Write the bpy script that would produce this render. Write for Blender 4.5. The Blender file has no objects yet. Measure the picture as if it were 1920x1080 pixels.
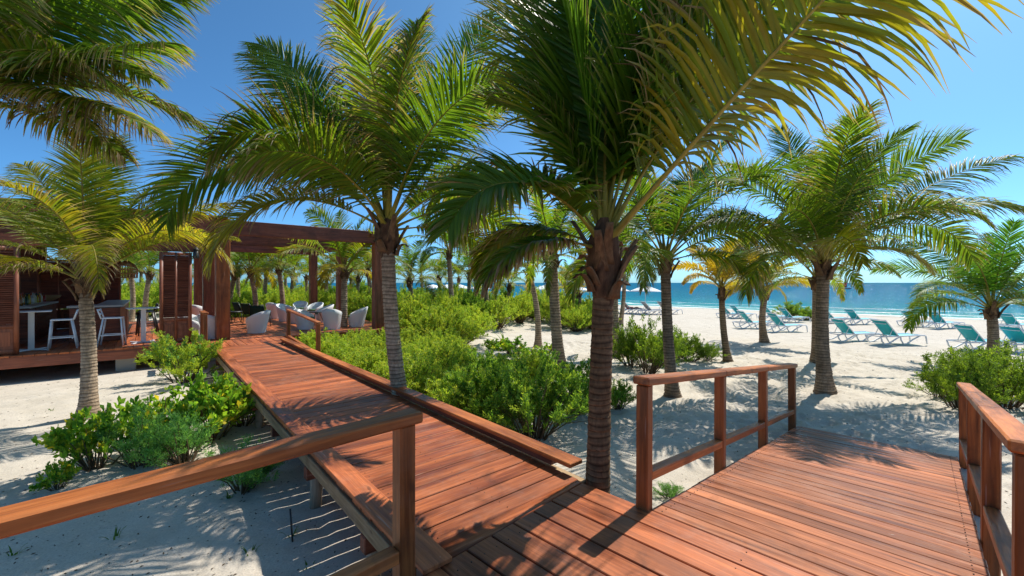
import bpy, bmesh, math, random
import numpy as np
from mathutils import Vector, Matrix
R = math.radians
random.seed(7)
rng = np.random.default_rng(7)

# ------------------------------------------------------------------ camera, sky, sun, exposure
sc = bpy.context.scene
COL = sc.collection
CAM_Z = 1.72
FPX = 795.0                                   # focal length in photograph pixels (1920 wide)
cam_d = bpy.data.cameras.new('camera')
cam = bpy.data.objects.new('camera', cam_d)
COL.objects.link(cam)
cam.location = (0, 0, CAM_Z)
cam.rotation_euler = (R(90), 0, 0)
cam_d.sensor_width = 36
cam_d.lens = FPX / 1920 * 36
cam_d.shift_y = -10 / 1920
cam_d.clip_start = 0.05
cam_d.clip_end = 20000
sc.camera = cam

SUN_EL, SUN_AZ = 54.0, 44.5                   # azimuth clockwise from +Y
world = bpy.data.worlds.new('World')
sc.world = world
world.use_nodes = True
wn = world.node_tree
wn.nodes.clear()
w_out = wn.nodes.new('ShaderNodeOutputWorld')
w_bg = wn.nodes.new('ShaderNodeBackground')
w_sky = wn.nodes.new('ShaderNodeTexSky')
w_sky.sky_type = 'NISHITA'
w_sky.sun_disc = False
w_sky.sun_elevation = R(SUN_EL)
w_sky.sun_rotation = R(SUN_AZ)
w_sky.altitude = 0
w_sky.air_density = 0.5
w_sky.dust_density = 1.0
w_sky.ozone_density = 10.0
w_hs = wn.nodes.new('ShaderNodeMix'); w_hs.data_type = 'RGBA'; w_hs.blend_type = 'MULTIPLY'
w_hs.inputs[0].default_value = 1.0
w_hs.inputs[7].default_value = (.70, 1.08, 1.03, 1)      # clear tropical air, a little bluer than the model
wn.links.new(w_sky.outputs[0], w_hs.inputs[6])
wn.links.new(w_hs.outputs[2], w_bg.inputs[0])
w_bg.inputs[1].default_value = 0.125
wn.links.new(w_bg.outputs[0], w_out.inputs[0])

sun_d = bpy.data.lights.new('sun', 'SUN')
sun_d.energy = 3.35
sun_d.angle = R(0.5)
sun_d.color = (1.0, 0.95, 0.87)
sun = bpy.data.objects.new('sun', sun_d)
COL.objects.link(sun)
to_sun = Vector((math.sin(R(SUN_AZ)) * math.cos(R(SUN_EL)), math.cos(R(SUN_AZ)) * math.cos(R(SUN_EL)), math.sin(R(SUN_EL))))
sun.rotation_euler = to_sun.to_track_quat('Z', 'Y').to_euler()
sun.location = to_sun * 50

sc.view_settings.view_transform = 'Standard'
sc.view_settings.look = 'None'
sc.view_settings.gamma = 1
sc.view_settings.exposure = 0.74
sc.cycles.max_bounces = 8
sc.cycles.diffuse_bounces = 4
sc.cycles.transmission_bounces = 6
sc.cycles.use_denoising = True
sc.cycles.sample_clamp_indirect = 6

# ------------------------------------------------------------------ node helpers
def new_mat(name):
    m = bpy.data.materials.new(name)
    m.use_nodes = True
    nt = m.node_tree
    nt.nodes.clear()
    out = nt.nodes.new('ShaderNodeOutputMaterial')
    return m, nt, out
def N(nt, kind, **kw):
    n = nt.nodes.new(kind)
    for k, v in kw.items():
        if k.startswith('_'):
            setattr(n, k[1:], v)
        else:
            n.inputs[k.replace('_', ' ')].default_value = v
    return n
def ramp(nt, stops):
    n = nt.nodes.new('ShaderNodeValToRGB')
    e = n.color_ramp.elements
    while len(e) < len(stops):
        e.new(0.5)
    for i, (p, c) in enumerate(stops):
        e[i].position = p
        e[i].color = (*c, 1) if len(c) == 3 else c
    return n
def mixc(nt, fac, a, b, mode='MIX'):
    n = nt.nodes.new('ShaderNodeMix')
    n.data_type = 'RGBA'
    n.blend_type = mode
    for sock, v in ((0, fac), (6, a), (7, b)):
        if isinstance(v, (int, float)):
            n.inputs[sock].default_value = v
        elif isinstance(v, tuple):
            n.inputs[sock].default_value = (*v, 1) if len(v) == 3 else v
        else:
            nt.links.new(v, n.inputs[sock])
    return n.outputs[2]
def bsdf(nt, out, color, rough=0.5, spec=0.5, bump=None, metallic=0):
    b = nt.nodes.new('ShaderNodeBsdfPrincipled')
    if isinstance(color, tuple):
        b.inputs['Base Color'].default_value = (*color, 1)
    else:
        nt.links.new(color, b.inputs['Base Color'])
    if isinstance(rough, (int, float)):
        b.inputs['Roughness'].default_value = rough
    else:
        nt.links.new(rough, b.inputs['Roughness'])
    b.inputs['Specular IOR Level'].default_value = spec
    b.inputs['Metallic'].default_value = metallic
    if bump is not None:
        nt.links.new(bump, b.inputs['Normal'])
    if out is not None:
        nt.links.new(b.outputs[0], out.inputs[0])
    return b
def bumpn(nt, h, strength=0.3, dist=0.01, prev=None):
    n = nt.nodes.new('ShaderNodeBump')
    n.inputs['Strength'].default_value = strength
    n.inputs['Distance'].default_value = dist
    nt.links.new(h, n.inputs['Height'])
    if prev is not None:
        nt.links.new(prev, n.inputs['Normal'])
    return n.outputs[0]
def objcoord(nt, scale, rnd=True):
    tc = nt.nodes.new('ShaderNodeTexCoord')
    mp = nt.nodes.new('ShaderNodeMapping')
    mp.inputs['Scale'].default_value = scale
    if rnd:
        oi = nt.nodes.new('ShaderNodeObjectInfo')
        mul = nt.nodes.new('ShaderNodeVectorMath'); mul.operation = 'MULTIPLY'
        nt.links.new(oi.outputs['Random'], mul.inputs[0])
        mul.inputs[1].default_value = (37.0, 91.0, 53.0)
        add = nt.nodes.new('ShaderNodeVectorMath'); add.operation = 'ADD'
        nt.links.new(tc.outputs['Object'], add.inputs[0])
        nt.links.new(mul.outputs[0], add.inputs[1])
        nt.links.new(add.outputs[0], mp.inputs['Vector'])
    else:
        nt.links.new(tc.outputs['Object'], mp.inputs['Vector'])
    return mp.outputs[0]
def noise(nt, vec, scale, detail=4, rough=0.55, dist=0.0):
    n = nt.nodes.new('ShaderNodeTexNoise')
    n.inputs['Scale'].default_value = scale
    n.inputs['Detail'].default_value = detail
    n.inputs['Roughness'].default_value = rough
    n.inputs['Distortion'].default_value = dist
    if vec is not None:
        nt.links.new(vec, n.inputs['Vector'])
    return n.outputs[0]

# ------------------------------------------------------------------ materials
def wood(name, c_dark, c_mid, c_light, axis='X', rough=0.42, spec=0.45, vary=0.35, worn=0.0):
    m, nt, out = new_mat(name)
    s = {'X': (1.2, 22, 22), 'Z': (22, 22, 1.2), 'Y': (22, 1.2, 22)}[axis]
    s2 = {'X': (.5, 4, 4), 'Z': (4, 4, .5), 'Y': (4, .5, 4)}[axis]
    v = objcoord(nt, s); v2 = objcoord(nt, s2)
    g = noise(nt, v, 1.6, 6, .65, .4)
    big = noise(nt, v2, 1.5, 3, .5, .6)
    r = ramp(nt, [(.34, tuple(x * .7 for x in c_dark)), (.5, c_mid), (.66, tuple(min(1, x * 1.12) for x in c_light))])
    nt.links.new(g, r.inputs[0])
    r2 = ramp(nt, [(.32, tuple(x * .42 for x in c_mid)), (.68, tuple(min(1, x * 1.45) for x in c_light))])
    nt.links.new(big, r2.inputs[0])
    c = mixc(nt, .46, r.outputs[0], r2.outputs[0])
    oi = nt.nodes.new('ShaderNodeObjectInfo')
    mr = N(nt, 'ShaderNodeMapRange'); nt.links.new(oi.outputs['Random'], mr.inputs[0])
    mr.inputs[3].default_value = 1 - vary; mr.inputs[4].default_value = 1 + vary
    hs = nt.nodes.new('ShaderNodeHueSaturation')
    nt.links.new(mr.outputs[0], hs.inputs['Value']); nt.links.new(c, hs.inputs['Color'])
    c = hs.outputs[0]
    # scuffs, knots and pale worn flecks
    sp = noise(nt, objcoord(nt, tuple(x * .6 for x in s)), 3.0, 2, .5)
    rs = ramp(nt, [(.70 - worn * .1, (0, 0, 0)), (.78 - worn * .1, (1, 1, 1))]); nt.links.new(sp, rs.inputs[0])
    c = mixc(nt, rs.outputs[0], c, mixc(nt, .3 + worn, c, (.55, .42, .36)))
    kn = noise(nt, objcoord(nt, (3, 9, 9) if axis == 'X' else (9, 9, 3)), 1.4, 2)
    rk = ramp(nt, [(.24, (1, 1, 1)), (.31, (0, 0, 0))]); nt.links.new(kn, rk.inputs[0])
    c = mixc(nt, rk.outputs[0], c, mixc(nt, .6, c, (.03, .012, .006)))
    geo = nt.nodes.new('ShaderNodeNewGeometry')
    d1 = noise(nt, geo.outputs['Position'], 1.1, 5, .65); d2 = noise(nt, geo.outputs['Position'], 7.0, 4, .7)
    rd = ramp(nt, [(.42, (0, 0, 0)), (.70, (1, 1, 1))]); nt.links.new(d1, rd.inputs[0])
    rd2 = ramp(nt, [(.45, (.15,) * 3), (.72, (1, 1, 1))]); nt.links.new(d2, rd2.inputs[0])
    dust = mixc(nt, 1.0, rd.outputs[0], rd2.outputs[0], 'MULTIPLY')
    c = mixc(nt, dust, c, mixc(nt, .10 + worn * 1.6, c, (.52, .40, .32)))
    st = noise(nt, geo.outputs['Position'], 2.3, 4, .6, .5)
    rst = ramp(nt, [(.30, (1, 1, 1)), (.42, (0, 0, 0))]); nt.links.new(st, rst.inputs[0])
    c = mixc(nt, rst.outputs[0], c, mixc(nt, .45, c, (.05, .018, .009)))
    if worn:
        fk = noise(nt, geo.outputs['Position'], 13.0, 5, .75, .8)
        rf = ramp(nt, [(.715, (0, 0, 0)), (.74, (1, 1, 1))]); nt.links.new(fk, rf.inputs[0])
        c = mixc(nt, rf.outputs[0], c, (.62, .56, .50))
    rr = ramp(nt, [(.3, (rough - .1,) * 3), (.75, (min(1, rough + .22),) * 3)]); nt.links.new(big, rr.inputs[0])
    b = bumpn(nt, g, .55, .005)
    bsdf(nt, out, c, rr.outputs[0], spec, b)
    return m
M = {}
M['deck'] = wood('deck_plank_wood', (.13, .030, .010), (.30, .072, .022), (.49, .145, .046), 'X', .42, .28, .30, .07)
M['ramp'] = wood('ramp_plank_wood', (.14, .038, .014), (.30, .088, .032), (.47, .165, .064), 'X', .46, .26, .28, .10)
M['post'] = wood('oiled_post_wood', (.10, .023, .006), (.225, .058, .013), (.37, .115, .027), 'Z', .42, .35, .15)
M['rail'] = wood('oiled_rail_wood', (.14, .030, .008), (.32, .082, .019), (.52, .17, .042), 'X', .44, .3, .15)
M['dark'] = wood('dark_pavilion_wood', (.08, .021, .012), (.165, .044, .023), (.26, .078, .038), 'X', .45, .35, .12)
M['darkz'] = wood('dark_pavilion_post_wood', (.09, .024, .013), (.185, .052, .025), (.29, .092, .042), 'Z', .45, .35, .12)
M['beam'] = wood('weathered_beam_wood', (.12, .07, .035), (.26, .16, .08), (.42, .29, .16), 'X', .7, .2, .2, .2)
M['pile'] = wood('weathered_pile_wood', (.16, .11, .07), (.30, .22, .15), (.42, .33, .24), 'Z', .8, .2, .2, .2)

def plain(name, col, rough=.5, spec=.5, var=.12, scale=8, bump=.0, metallic=0):
    m, nt, out = new_mat(name)
    v = objcoord(nt, (1, 1, 1))
    n = noise(nt, v, scale, 4)
    c = mixc(nt, n, tuple(x * (1 - var) for x in col), tuple(min(1, x * (1 + var)) for x in col))
    n2 = noise(nt, v, scale * 6, 3)
    b = bumpn(nt, n2, bump, .004) if bump else None
    rr = ramp(nt, [(.3, (max(.02, rough - .08),) * 3), (.7, (min(1, rough + .1),) * 3)]); nt.links.new(n, rr.inputs[0])
    bsdf(nt, out, c, rr.outputs[0], spec, b, metallic)
    return m
def wicker(name, col, s=90):
    m, nt, out = new_mat(name)
    tc = nt.nodes.new('ShaderNodeTexCoord')
    w1 = N(nt, 'ShaderNodeTexWave', Scale=s / 6, Distortion=.6); w1.bands_direction = 'Z'
    nt.links.new(tc.outputs['Object'], w1.inputs[0])
    n = noise(nt, tc.outputs['Object'], 9, 3)
    c = mixc(nt, w1.outputs[0], tuple(x * .72 for x in col), col)
    c = mixc(nt, n, c, tuple(x * .85 for x in col))
    bsdf(nt, out, c, .55, .35, bumpn(nt, w1.outputs[0], .5, .004))
    return m
M['tub'] = wicker('white_woven_resin', (.88, .88, .87))
M['cushion'] = plain('green_cushion_fabric', (.10, .17, .09), .85, .2, .15, 20, .3)
M['darkcushion'] = plain('dark_green_fabric', (.012, .045, .032), .85, .2, .2, 20, .3)
M['blackmetal'] = plain('black_coated_metal', (.018, .02, .02), .4, .5)
M['whitemetal'] = plain('white_coated_metal', (.74, .76, .79), .35, .5, .06)
M['stone'] = plain('grey_concrete_top', (.52, .53, .51), .45, .4, .15, 6, .2)
M['glass_dark'] = plain('dark_bar_panel', (.03, .032, .035), .25, .5)
M['concrete'] = plain('pale_concrete', (.46, .42, .36), .85, .2, .2, 5, .5)
M['rattan'] = wicker('tan_rattan', (.46, .31, .15), 140)
M['canopy'] = plain('white_canvas', (.82, .82, .80), .8, .2, .05)
M['teal'] = plain('turquoise_sling_fabric', (.010, .38, .42), .6, .3, .12, 14, .2)
M['teal_glare'] = plain('turquoise_sling_glare', (.16, .58, .66), .55, .35, .1, 14, .2)  # same turquoise sling on the seat, sun glare painted in as a paler colour
M['greysling'] = plain('grey_sling_fabric', (.36, .35, .33), .7, .3)
M['ceiling'] = wood('ceiling_slat_wood', (.05, .015, .008), (.10, .028, .014), (.16, .048, .024), 'X', .5, .3, .12)

def attr_leaf(name, rough=.42, trans=.38, spec=.4, tsat=1.0):
    m, nt, out = new_mat(name)
    a = nt.nodes.new('ShaderNodeAttribute'); a.attribute_name = 'col'
    tc = nt.nodes.new('ShaderNodeTexCoord')
    n = noise(nt, tc.outputs['Object'], 9, 3)
    oi = nt.nodes.new('ShaderNodeObjectInfo')
    mr = N(nt, 'ShaderNodeMapRange'); nt.links.new(oi.outputs['Random'], mr.inputs[0])
    mr.inputs[3].default_value = .86; mr.inputs[4].default_value = 1.14
    hs = nt.nodes.new('ShaderNodeHueSaturation'); nt.links.new(a.outputs['Color'], hs.inputs['Color'])
    nt.links.new(mr.outputs[0], hs.inputs['Value'])
    c = mixc(nt, n, mixc(nt, .35, hs.outputs[0], (.02, .03, .005)), hs.outputs[0])
    b = bsdf(nt, None, c, rough, spec)
    t = nt.nodes.new('ShaderNodeBsdfTranslucent')
    tcx = mixc(nt, 1.0, c, (1.9, 1.75, .75), 'MULTIPLY')
    nt.links.new(tcx, t.inputs[0])
    ms = nt.nodes.new('ShaderNodeMixShader'); ms.inputs[0].default_value = trans
    nt.links.new(b.outputs[0], ms.inputs[1]); nt.links.new(t.outputs[0], ms.inputs[2])
    nt.links.new(ms.outputs[0], out.inputs[0])
    return m
M['palm'] = attr_leaf('palm_leaflet', .42, .5, .3)
M['shrub'] = attr_leaf('shrub_leaf', .5, .5, .25)
def attr_plain(name, rough=.8, bs=.5, scale=30):
    m, nt, out = new_mat(name)
    a = nt.nodes.new('ShaderNodeAttribute'); a.attribute_name = 'col'
    v = objcoord(nt, (1, 1, .5))
    n = noise(nt, v, scale, 5, .65)
    n0 = noise(nt, v, 4, 3)
    r = ramp(nt, [(.25, (.5,) * 3), (.75, (1.3,) * 3)]); nt.links.new(n, r.inputs[0])
    r0 = ramp(nt, [(.3, (.8, .78, .75)), (.7, (1.15, 1.15, 1.15))]); nt.links.new(n0, r0.inputs[0])
    c = mixc(nt, 1.0, a.outputs['Color'], r.outputs[0], 'MULTIPLY')
    c = mixc(nt, 1.0, c, r0.outputs[0], 'MULTIPLY')
    bsdf(nt, out, c, rough, .2, bumpn(nt, n, bs, .012))
    return m
M['trunk'] = attr_plain('palm_bark')
M['stalk'] = attr_plain('palm_leaf_stalk', .5, .15, 12)
M['twig'] = plain('shrub_twig', (.12, .08, .045), .8, .2)

# sand
def make_sand():
    m, nt, out = new_mat('pale_beach_sand')
    tc = nt.nodes.new('ShaderNodeTexCoord')
    P = tc.outputs['Object']
    big = noise(nt, P, .35, 4); mid = noise(nt, P, 2.2, 5, .6); fine = noise(nt, P, 60, 4, .7); gr = noise(nt, P, 260, 2, .7)
    r = ramp(nt, [(.3, (.54, .465, .36)), (.55, (.66, .575, .46)), (.8, (.72, .64, .525))]); nt.links.new(mid, r.inputs[0])
    c = mixc(nt, .35, r.outputs[0], mixc(nt, big, (.50, .43, .35), (.70, .64, .55)))
    rf = ramp(nt, [(.25, (.72,) * 3), (.7, (1.08,) * 3)]); nt.links.new(fine, rf.inputs[0])
    c = mixc(nt, 1, c, rf.outputs[0], 'MULTIPLY')
    sp = noise(nt, P, 42, 2, .4); rs = ramp(nt, [(.255, (1, 1, 1)), (.285, (0, 0, 0))]); nt.links.new(sp, rs.inputs[0])
    c = mixc(nt, rs.outputs[0], c, (.16, .12, .085))
    # wet, darker strand near the waterline (attribute: metres from the waterline)
    a = nt.nodes.new('ShaderNodeAttribute'); a.attribute_name = 'wet'
    c = mixc(nt, a.outputs['Fac'], c, (.30, .25, .18))
    b1 = bumpn(nt, mid, .5, .06)
    b2 = bumpn(nt, fine, .5, .012, b1)
    b3 = bumpn(nt, gr, .3, .003, b2)
    bsdf(nt, out, c, .9, .15, b3)
    return m
M['sand'] = make_sand()

# ------------------------------------------------------------------ mesh helpers
_names = {}
def mesh_np(name, verts, faces, mats=(), col=None, matidx=None, smooth=False):
    """faces: (n,4) or (n,3) int array (or list of such)"""
    me = bpy.data.meshes.new(name)
    verts = np.asarray(verts, dtype=np.float32).reshape(-1, 3)
    fl = faces if isinstance(faces, list) else [faces]
    fl = [np.asarray(f, dtype=np.int32) for f in fl if len(f)]
    loops = np.concatenate([f.ravel() for f in fl])
    sizes = np.concatenate([np.full(len(f), f.shape[1], dtype=np.int32) for f in fl])
    starts = np.concatenate([[0], np.cumsum(sizes)[:-1]]).astype(np.int32)
    me.vertices.add(len(verts)); me.vertices.foreach_set('co', verts.ravel())
    me.loops.add(len(loops)); me.loops.foreach_set('vertex_index', loops)
    me.polygons.add(len(sizes)); me.polygons.foreach_set('loop_start', starts)
    try:
        me.polygons.foreach_set('loop_total', sizes)
    except Exception:
        pass
    if matidx is not None:
        me.polygons.foreach_set('material_index', np.asarray(matidx, dtype=np.int32))
    if smooth:
        me.polygons.foreach_set('use_smooth', np.ones(len(sizes), dtype=bool))
    if col is not None:
        at = me.color_attributes.new('col', 'FLOAT_COLOR', 'POINT')
        c4 = np.ones((len(verts), 4), dtype=np.float32); c4[:, :3] = col
        at.data.foreach_set('color', c4.ravel())
    me.update(calc_edges=True)
    for m in mats:
        me.materials.append(m)
    return me
def obj(name, me, parent=None, loc=(0, 0, 0), rot=(0, 0, 0), scale=None, label=None, cat=None, group=None, kind=None):
    o = bpy.data.objects.new(name, me)
    COL.objects.link(o)
    o.location = loc; o.rotation_euler = rot
    if scale is not None:
        o.scale = scale if not isinstance(scale, (int, float)) else (scale,) * 3
    if parent is not None:
        o.parent = parent
    if label: o['label'] = label
    if cat: o['category'] = cat
    if group: o['group'] = group
    if kind: o['kind'] = kind
    return o
def thing(name, label, cat, loc=(0, 0, 0), rz=0.0, group=None, kind=None):
    return obj(name, None, None, loc, (0, 0, rz), None, label, cat, group, kind)
_box = {}
def box(dx, dy, dz, mat, bev=.006, center=True):
    key = (round(dx, 3), round(dy, 3), round(dz, 3), mat.name, bev)
    if key in _box: return _box[key]
    bm = bmesh.new()
    bmesh.ops.create_cube(bm, size=1)
    for v in bm.verts:
        v.co.x *= dx; v.co.y *= dy; v.co.z *= dz
    if bev:
        bmesh.ops.bevel(bm, geom=bm.edges[:], offset=min(bev, .3 * min(dx, dy, dz)), segments=1, affect='EDGES')
    me = bpy.data.meshes.new('box'); bm.to_mesh(me); bm.free()
    me.materials.append(mat)
    _box[key] = me
    return me
class MB:
    """collects simple shapes into one mesh"""
    def __init__(s): s.v = []; s.q = []; s.t = []; s.n = 0
    def add(s, v, q=None, t=None):
        v = np.asarray(v, float).reshape(-1, 3)
        if q is not None and len(q): s.q.append(np.asarray(q) + s.n)
        if t is not None and len(t): s.t.append(np.asarray(t) + s.n)
        s.v.append(v); s.n += len(v); return s
    def box(s, c, d, rot=None):
        x, y, z = [k / 2 for k in d]
        v = np.array([[a, b, e] for a in (-x, x) for b in (-y, y) for e in (-z, z)])
        if rot is not None: v = v @ np.array(Matrix.Rotation(rot[1], 3, rot[0])).T
        v = v + np.array(c)
        q = [[0, 1, 3, 2], [4, 6, 7, 5], [0, 4, 5, 1], [2, 3, 7, 6], [0, 2, 6, 4], [1, 5, 7, 3]]
        return s.add(v, q)
    def tube(s, pts, r, n=6, close=False):
        pts = np.asarray(pts, float); k = len(pts)
        r = np.full(k, r) if np.isscalar(r) else np.asarray(r, float)
        T = np.gradient(pts, axis=0); T /= np.linalg.norm(T, axis=1)[:, None] + 1e-9
        up = np.array([0, 0, 1.0])
        A = np.cross(T, up); bad = np.linalg.norm(A, axis=1) < .05
        A[bad] = np.cross(T[bad], [1.0, 0, 0]); A /= np.linalg.norm(A, axis=1)[:, None]
        B = np.cross(T, A)
        an = np.arange(n) / n * 2 * np.pi
        v = pts[:, None] + r[:, None, None] * (np.cos(an)[None, :, None] * A[:, None] + np.sin(an)[None, :, None] * B[:, None])
        i = np.arange(k - 1)[:, None] * n; j = np.arange(n)[None]; j2 = (j + 1) % n
        q = np.stack([i + j, i + j2, i + n + j2, i + n + j], -1).reshape(-1, 4)
        s.add(v, q)
        if not close:
            c0 = s.n; s.add(np.stack([pts[0], pts[-1]]))
            b0 = c0 - k * n
            jj = np.arange(n); j2 = (jj + 1) % n
            s.t.append(np.stack([np.full(n, c0), b0 + j2, b0 + jj], -1))
            b1 = c0 - n
            s.t.append(np.stack([np.full(n, c0 + 1), b1 + jj, b1 + j2], -1))
        return s
    def lathe(s, prof, n=16, c=(0, 0, 0)):
        prof = np.asarray(prof, float); k = len(prof)
        an = np.arange(n) / n * 2 * np.pi
        v = np.stack([prof[:, 0, None] * np.cos(an), prof[:, 0, None] * np.sin(an), np.repeat(prof[:, 1, None], n, 1)], -1) + np.array(c)
        i = np.arange(k - 1)[:, None] * n; j = np.arange(n)[None]; j2 = (j + 1) % n
        q = np.stack([i + j, i + j2, i + n + j2, i + n + j], -1).reshape(-1, 4)
        return s.add(v, q)
    def sheet(s, grid, thick=None):
        """grid (a,b,3) surface; thick: offset vector for a second side"""
        g = np.asarray(grid, float); a, b = g.shape[:2]
        i = np.arange(a - 1)[:, None] * b; j = np.arange(b - 1)[None]
        q = np.stack([i + j, i + j + 1, i + b + j + 1, i + b + j], -1).reshape(-1, 4)
        if thick is None:
            return s.add(g, q)
        n0 = a * b
        ring = [(0, k) for k in range(b)] + [(k, b - 1) for k in range(1, a)] + [(a - 1, k) for k in range(b - 2, -1, -1)] + [(k, 0) for k in range(a - 2, 0, -1)]
        ids = np.array([p * b + r for p, r in ring])
        nx = np.roll(ids, -1)
        side = np.stack([nx, ids, ids + n0, nx + n0], -1)
        return s.add(np.concatenate([g.reshape(-1, 3), (g + np.asarray(thick)).reshape(-1, 3)]), np.concatenate([q, q[:, ::-1] + n0, side]))
    def mesh(s, name, mat, smooth=False, col=None):
        f = []
        if s.q: f.append(np.concatenate(s.q))
        if s.t: f.append(np.concatenate(s.t))
        mats = mat if isinstance(mat, (list, tuple)) else [mat]
        return mesh_np(name, np.concatenate(s.v), f, mats, col=col, smooth=smooth)

def vnoise(x, y, seed=0):
    """smooth lattice noise in [-1,1]"""
    r = np.random.default_rng(seed); tab = r.uniform(-1, 1, (256, 256))
    xi = np.floor(x).astype(int); yi = np.floor(y).astype(int)
    fx = x - xi; fy = y - yi
    fx = fx * fx * (3 - 2 * fx); fy = fy * fy * (3 - 2 * fy)
    g = lambda a, b: tab[a & 255, b & 255]
    return (g(xi, yi) * (1 - fx) + g(xi + 1, yi) * fx) * (1 - fy) + (g(xi, yi + 1) * (1 - fx) + g(xi + 1, yi + 1) * fx) * fy

# ------------------------------------------------------------------ frames of reference (metres)
O = np.array([.607, 3.656])                   # corner where walkway, landing and palm meet
WA = R(40.4)                                  # walkway frame: local x across it, local y along it
PA = R(-44.5)                                 # landing / ramp frame: local x along planks, local y to the sea
def wl(x, y, z=0.0):
    return (O[0] + x * math.cos(WA) - y * math.sin(WA), O[1] + x * math.sin(WA) + y * math.cos(WA), z)
def pl(x, y, z=0.0):
    return (O[0] + x * math.cos(PA) - y * math.sin(PA), O[1] + x * math.sin(PA) + y * math.cos(PA), z)
def w_local(x, y):
    dx, dy = x - O[0], y - O[1]
    return dx * math.cos(WA) + dy * math.sin(WA), -dx * math.sin(WA) + dy * math.cos(WA)
SEA_Z = -1.45
def sval(x, y): return x * .701 + y * .713
def zbase(x, y):
    s = sval(x, y)
    z = np.interp(s, [-60, -6, 6, 12, 23, 40, 50, 54, 60, 90], [-.7, -.66, -.62, -.72, -.95, -1.15, -1.30, -1.45, -1.75, -3.4])
    # low dune under the scrub between the grove and the beach
    d = np.exp(-(((x + 5) / 11) ** 2 + ((y - 27) / 6) ** 2)) * .55
    d = d + np.exp(-(((x + 26) / 14) ** 2 + ((y - 38) / 9) ** 2)) * .5
    return z + d * (s < 45)
GRID = {}
def zgrid(x, y):
    """height of the built sand surface"""
    xs, ys, Z = GRID['xs'], GRID['ys'], GRID['Z']
    i = np.clip(np.searchsorted(xs, x) - 1, 0, len(xs) - 2); j = np.clip(np.searchsorted(ys, y) - 1, 0, len(ys) - 2)
    fx = (x - xs[i]) / (xs[i + 1] - xs[i]); fy = (y - ys[j]) / (ys[j + 1] - ys[j])
    return (Z[j, i] * (1 - fx) + Z[j, i + 1] * fx) * (1 - fy) + (Z[j + 1, i] * (1 - fx) + Z[j + 1, i + 1] * fx) * fy
def zg(x, y):
    return float(zgrid(np.array(float(x)), np.array(float(y))))
def zb0(x, y):
    return float(zbase(np.array(float(x)), np.array(float(y))))
def px(u, Y): return (u - 960) / FPX * Y
def ground_at(u, v):
    """point of the ground seen at this place of the photograph"""
    lo, hi = 1.0, 400.0
    f = lambda Y: (CAM_Z - (v - 530) / FPX * Y) - zb0(px(u, Y), Y)
    Y = lo
    while Y < hi and f(Y) > 0: Y += .05
    return px(u, Y), Y, zg(px(u, Y), Y)

# ------------------------------------------------------------------ ground, sea
def axis_grid(a, b, step, far, growth=1.13):
    core = list(np.arange(a, b + 1e-6, step))
    lo, d = [], step
    p = a
    while p > -far:
        d *= growth; p -= d; lo.append(p)
    hi, d, p = [], step, b
    while p < far:
        d *= growth; p += d; hi.append(p)
    return np.array(lo[::-1] + core + hi)
def build_sand():
    xs = axis_grid(-10.5, 15, .07, 4000); ys = axis_grid(1.0, 17.5, .07, 4000)
    X, Y = np.meshgrid(xs, ys)
    Z = zbase(X, Y)
    s = sval(X, Y)
    near = np.clip((60 - np.hypot(X, Y)) / 40, 0, 1)
    nz = .07 * vnoise(X / 2.3, Y / 2.3, 1) + .034 * vnoise(X / .9 + 7, Y / .9, 2) + .012 * vnoise(X / .38, Y / .38 + 3, 3) + .006 * vnoise(X / .17, Y / .17, 5)
    beach = np.clip((s - 5.5) / 3, 0, 1) * np.clip((50 - s) / 6, 0, 1)
    nz = nz * (.45 + .55 * beach)
    Z = Z + nz * near
    # footprints and scuffs
    r = np.random.default_rng(3)
    n = 4200
    fx = np.concatenate([r.uniform(1, 15, n - 900), r.uniform(-10, 1, 900)]); fy = np.concatenate([r.uniform(4.2, 17.5, n - 900), r.uniform(2.5, 12, 900)])
    fs = sval(fx, fy)
    for k in range(n):
        if fs[k] < 5.6 and fx[k] > 0: continue
        i = np.searchsorted(xs, fx[k]); j = np.searchsorted(ys, fy[k])
        i0, i1, j0, j1 = max(0, i - 6), i + 7, max(0, j - 6), j + 7
        sx, sy = X[j0:j1, i0:i1] - fx[k], Y[j0:j1, i0:i1] - fy[k]
        a = r.uniform(0, 6.28) if k % 3 else .78 + r.normal(0, .3)
        p = sx * math.cos(a) + sy * math.sin(a); q = -sx * math.sin(a) + sy * math.cos(a)
        rr = (p / r.uniform(.12, .19)) ** 2 + (q / r.uniform(.06, .10)) ** 2
        dep = r.uniform(.012, .04) * (1 if fx[k] > 0 else .5)
        Z[j0:j1, i0:i1] += dep * (-np.exp(-rr * 1.3) + .45 * np.exp(-((np.sqrt(rr) - 1.5) / .45) ** 2))
    # sand drifted up against the foot of the ramp, hollowed below the walks
    GRID.update(xs=xs, ys=ys, Z=Z)
    nx, ny = len(xs), len(ys)
    idx = np.arange(nx * ny).reshape(ny, nx)
    q = np.stack([idx[:-1, :-1], idx[:-1, 1:], idx[1:, 1:], idx[1:, :-1]], -1).reshape(-1, 4)
    me = mesh_np('sand', np.stack([X, Y, Z], -1).reshape(-1, 3), q, [M['sand']], smooth=True)
    wet = np.exp(-((s - 54.2 - .5 * vnoise(X / 3, Y / 3, 8)) / 1.6) ** 2) * .9 + .55 * np.exp(-((s - 50.2 - .6 * vnoise(X / 4, Y / 4, 9)) / .35) ** 2)
    at = me.attributes.new('wet', 'FLOAT', 'POINT')
    at.data.foreach_set('value', np.clip(wet, 0, 1).astype(np.float32).ravel())
    return obj('sand_ground', me, kind='structure', label='pale footprinted beach sand under the palms and walkways', cat='sand')
build_sand()

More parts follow.
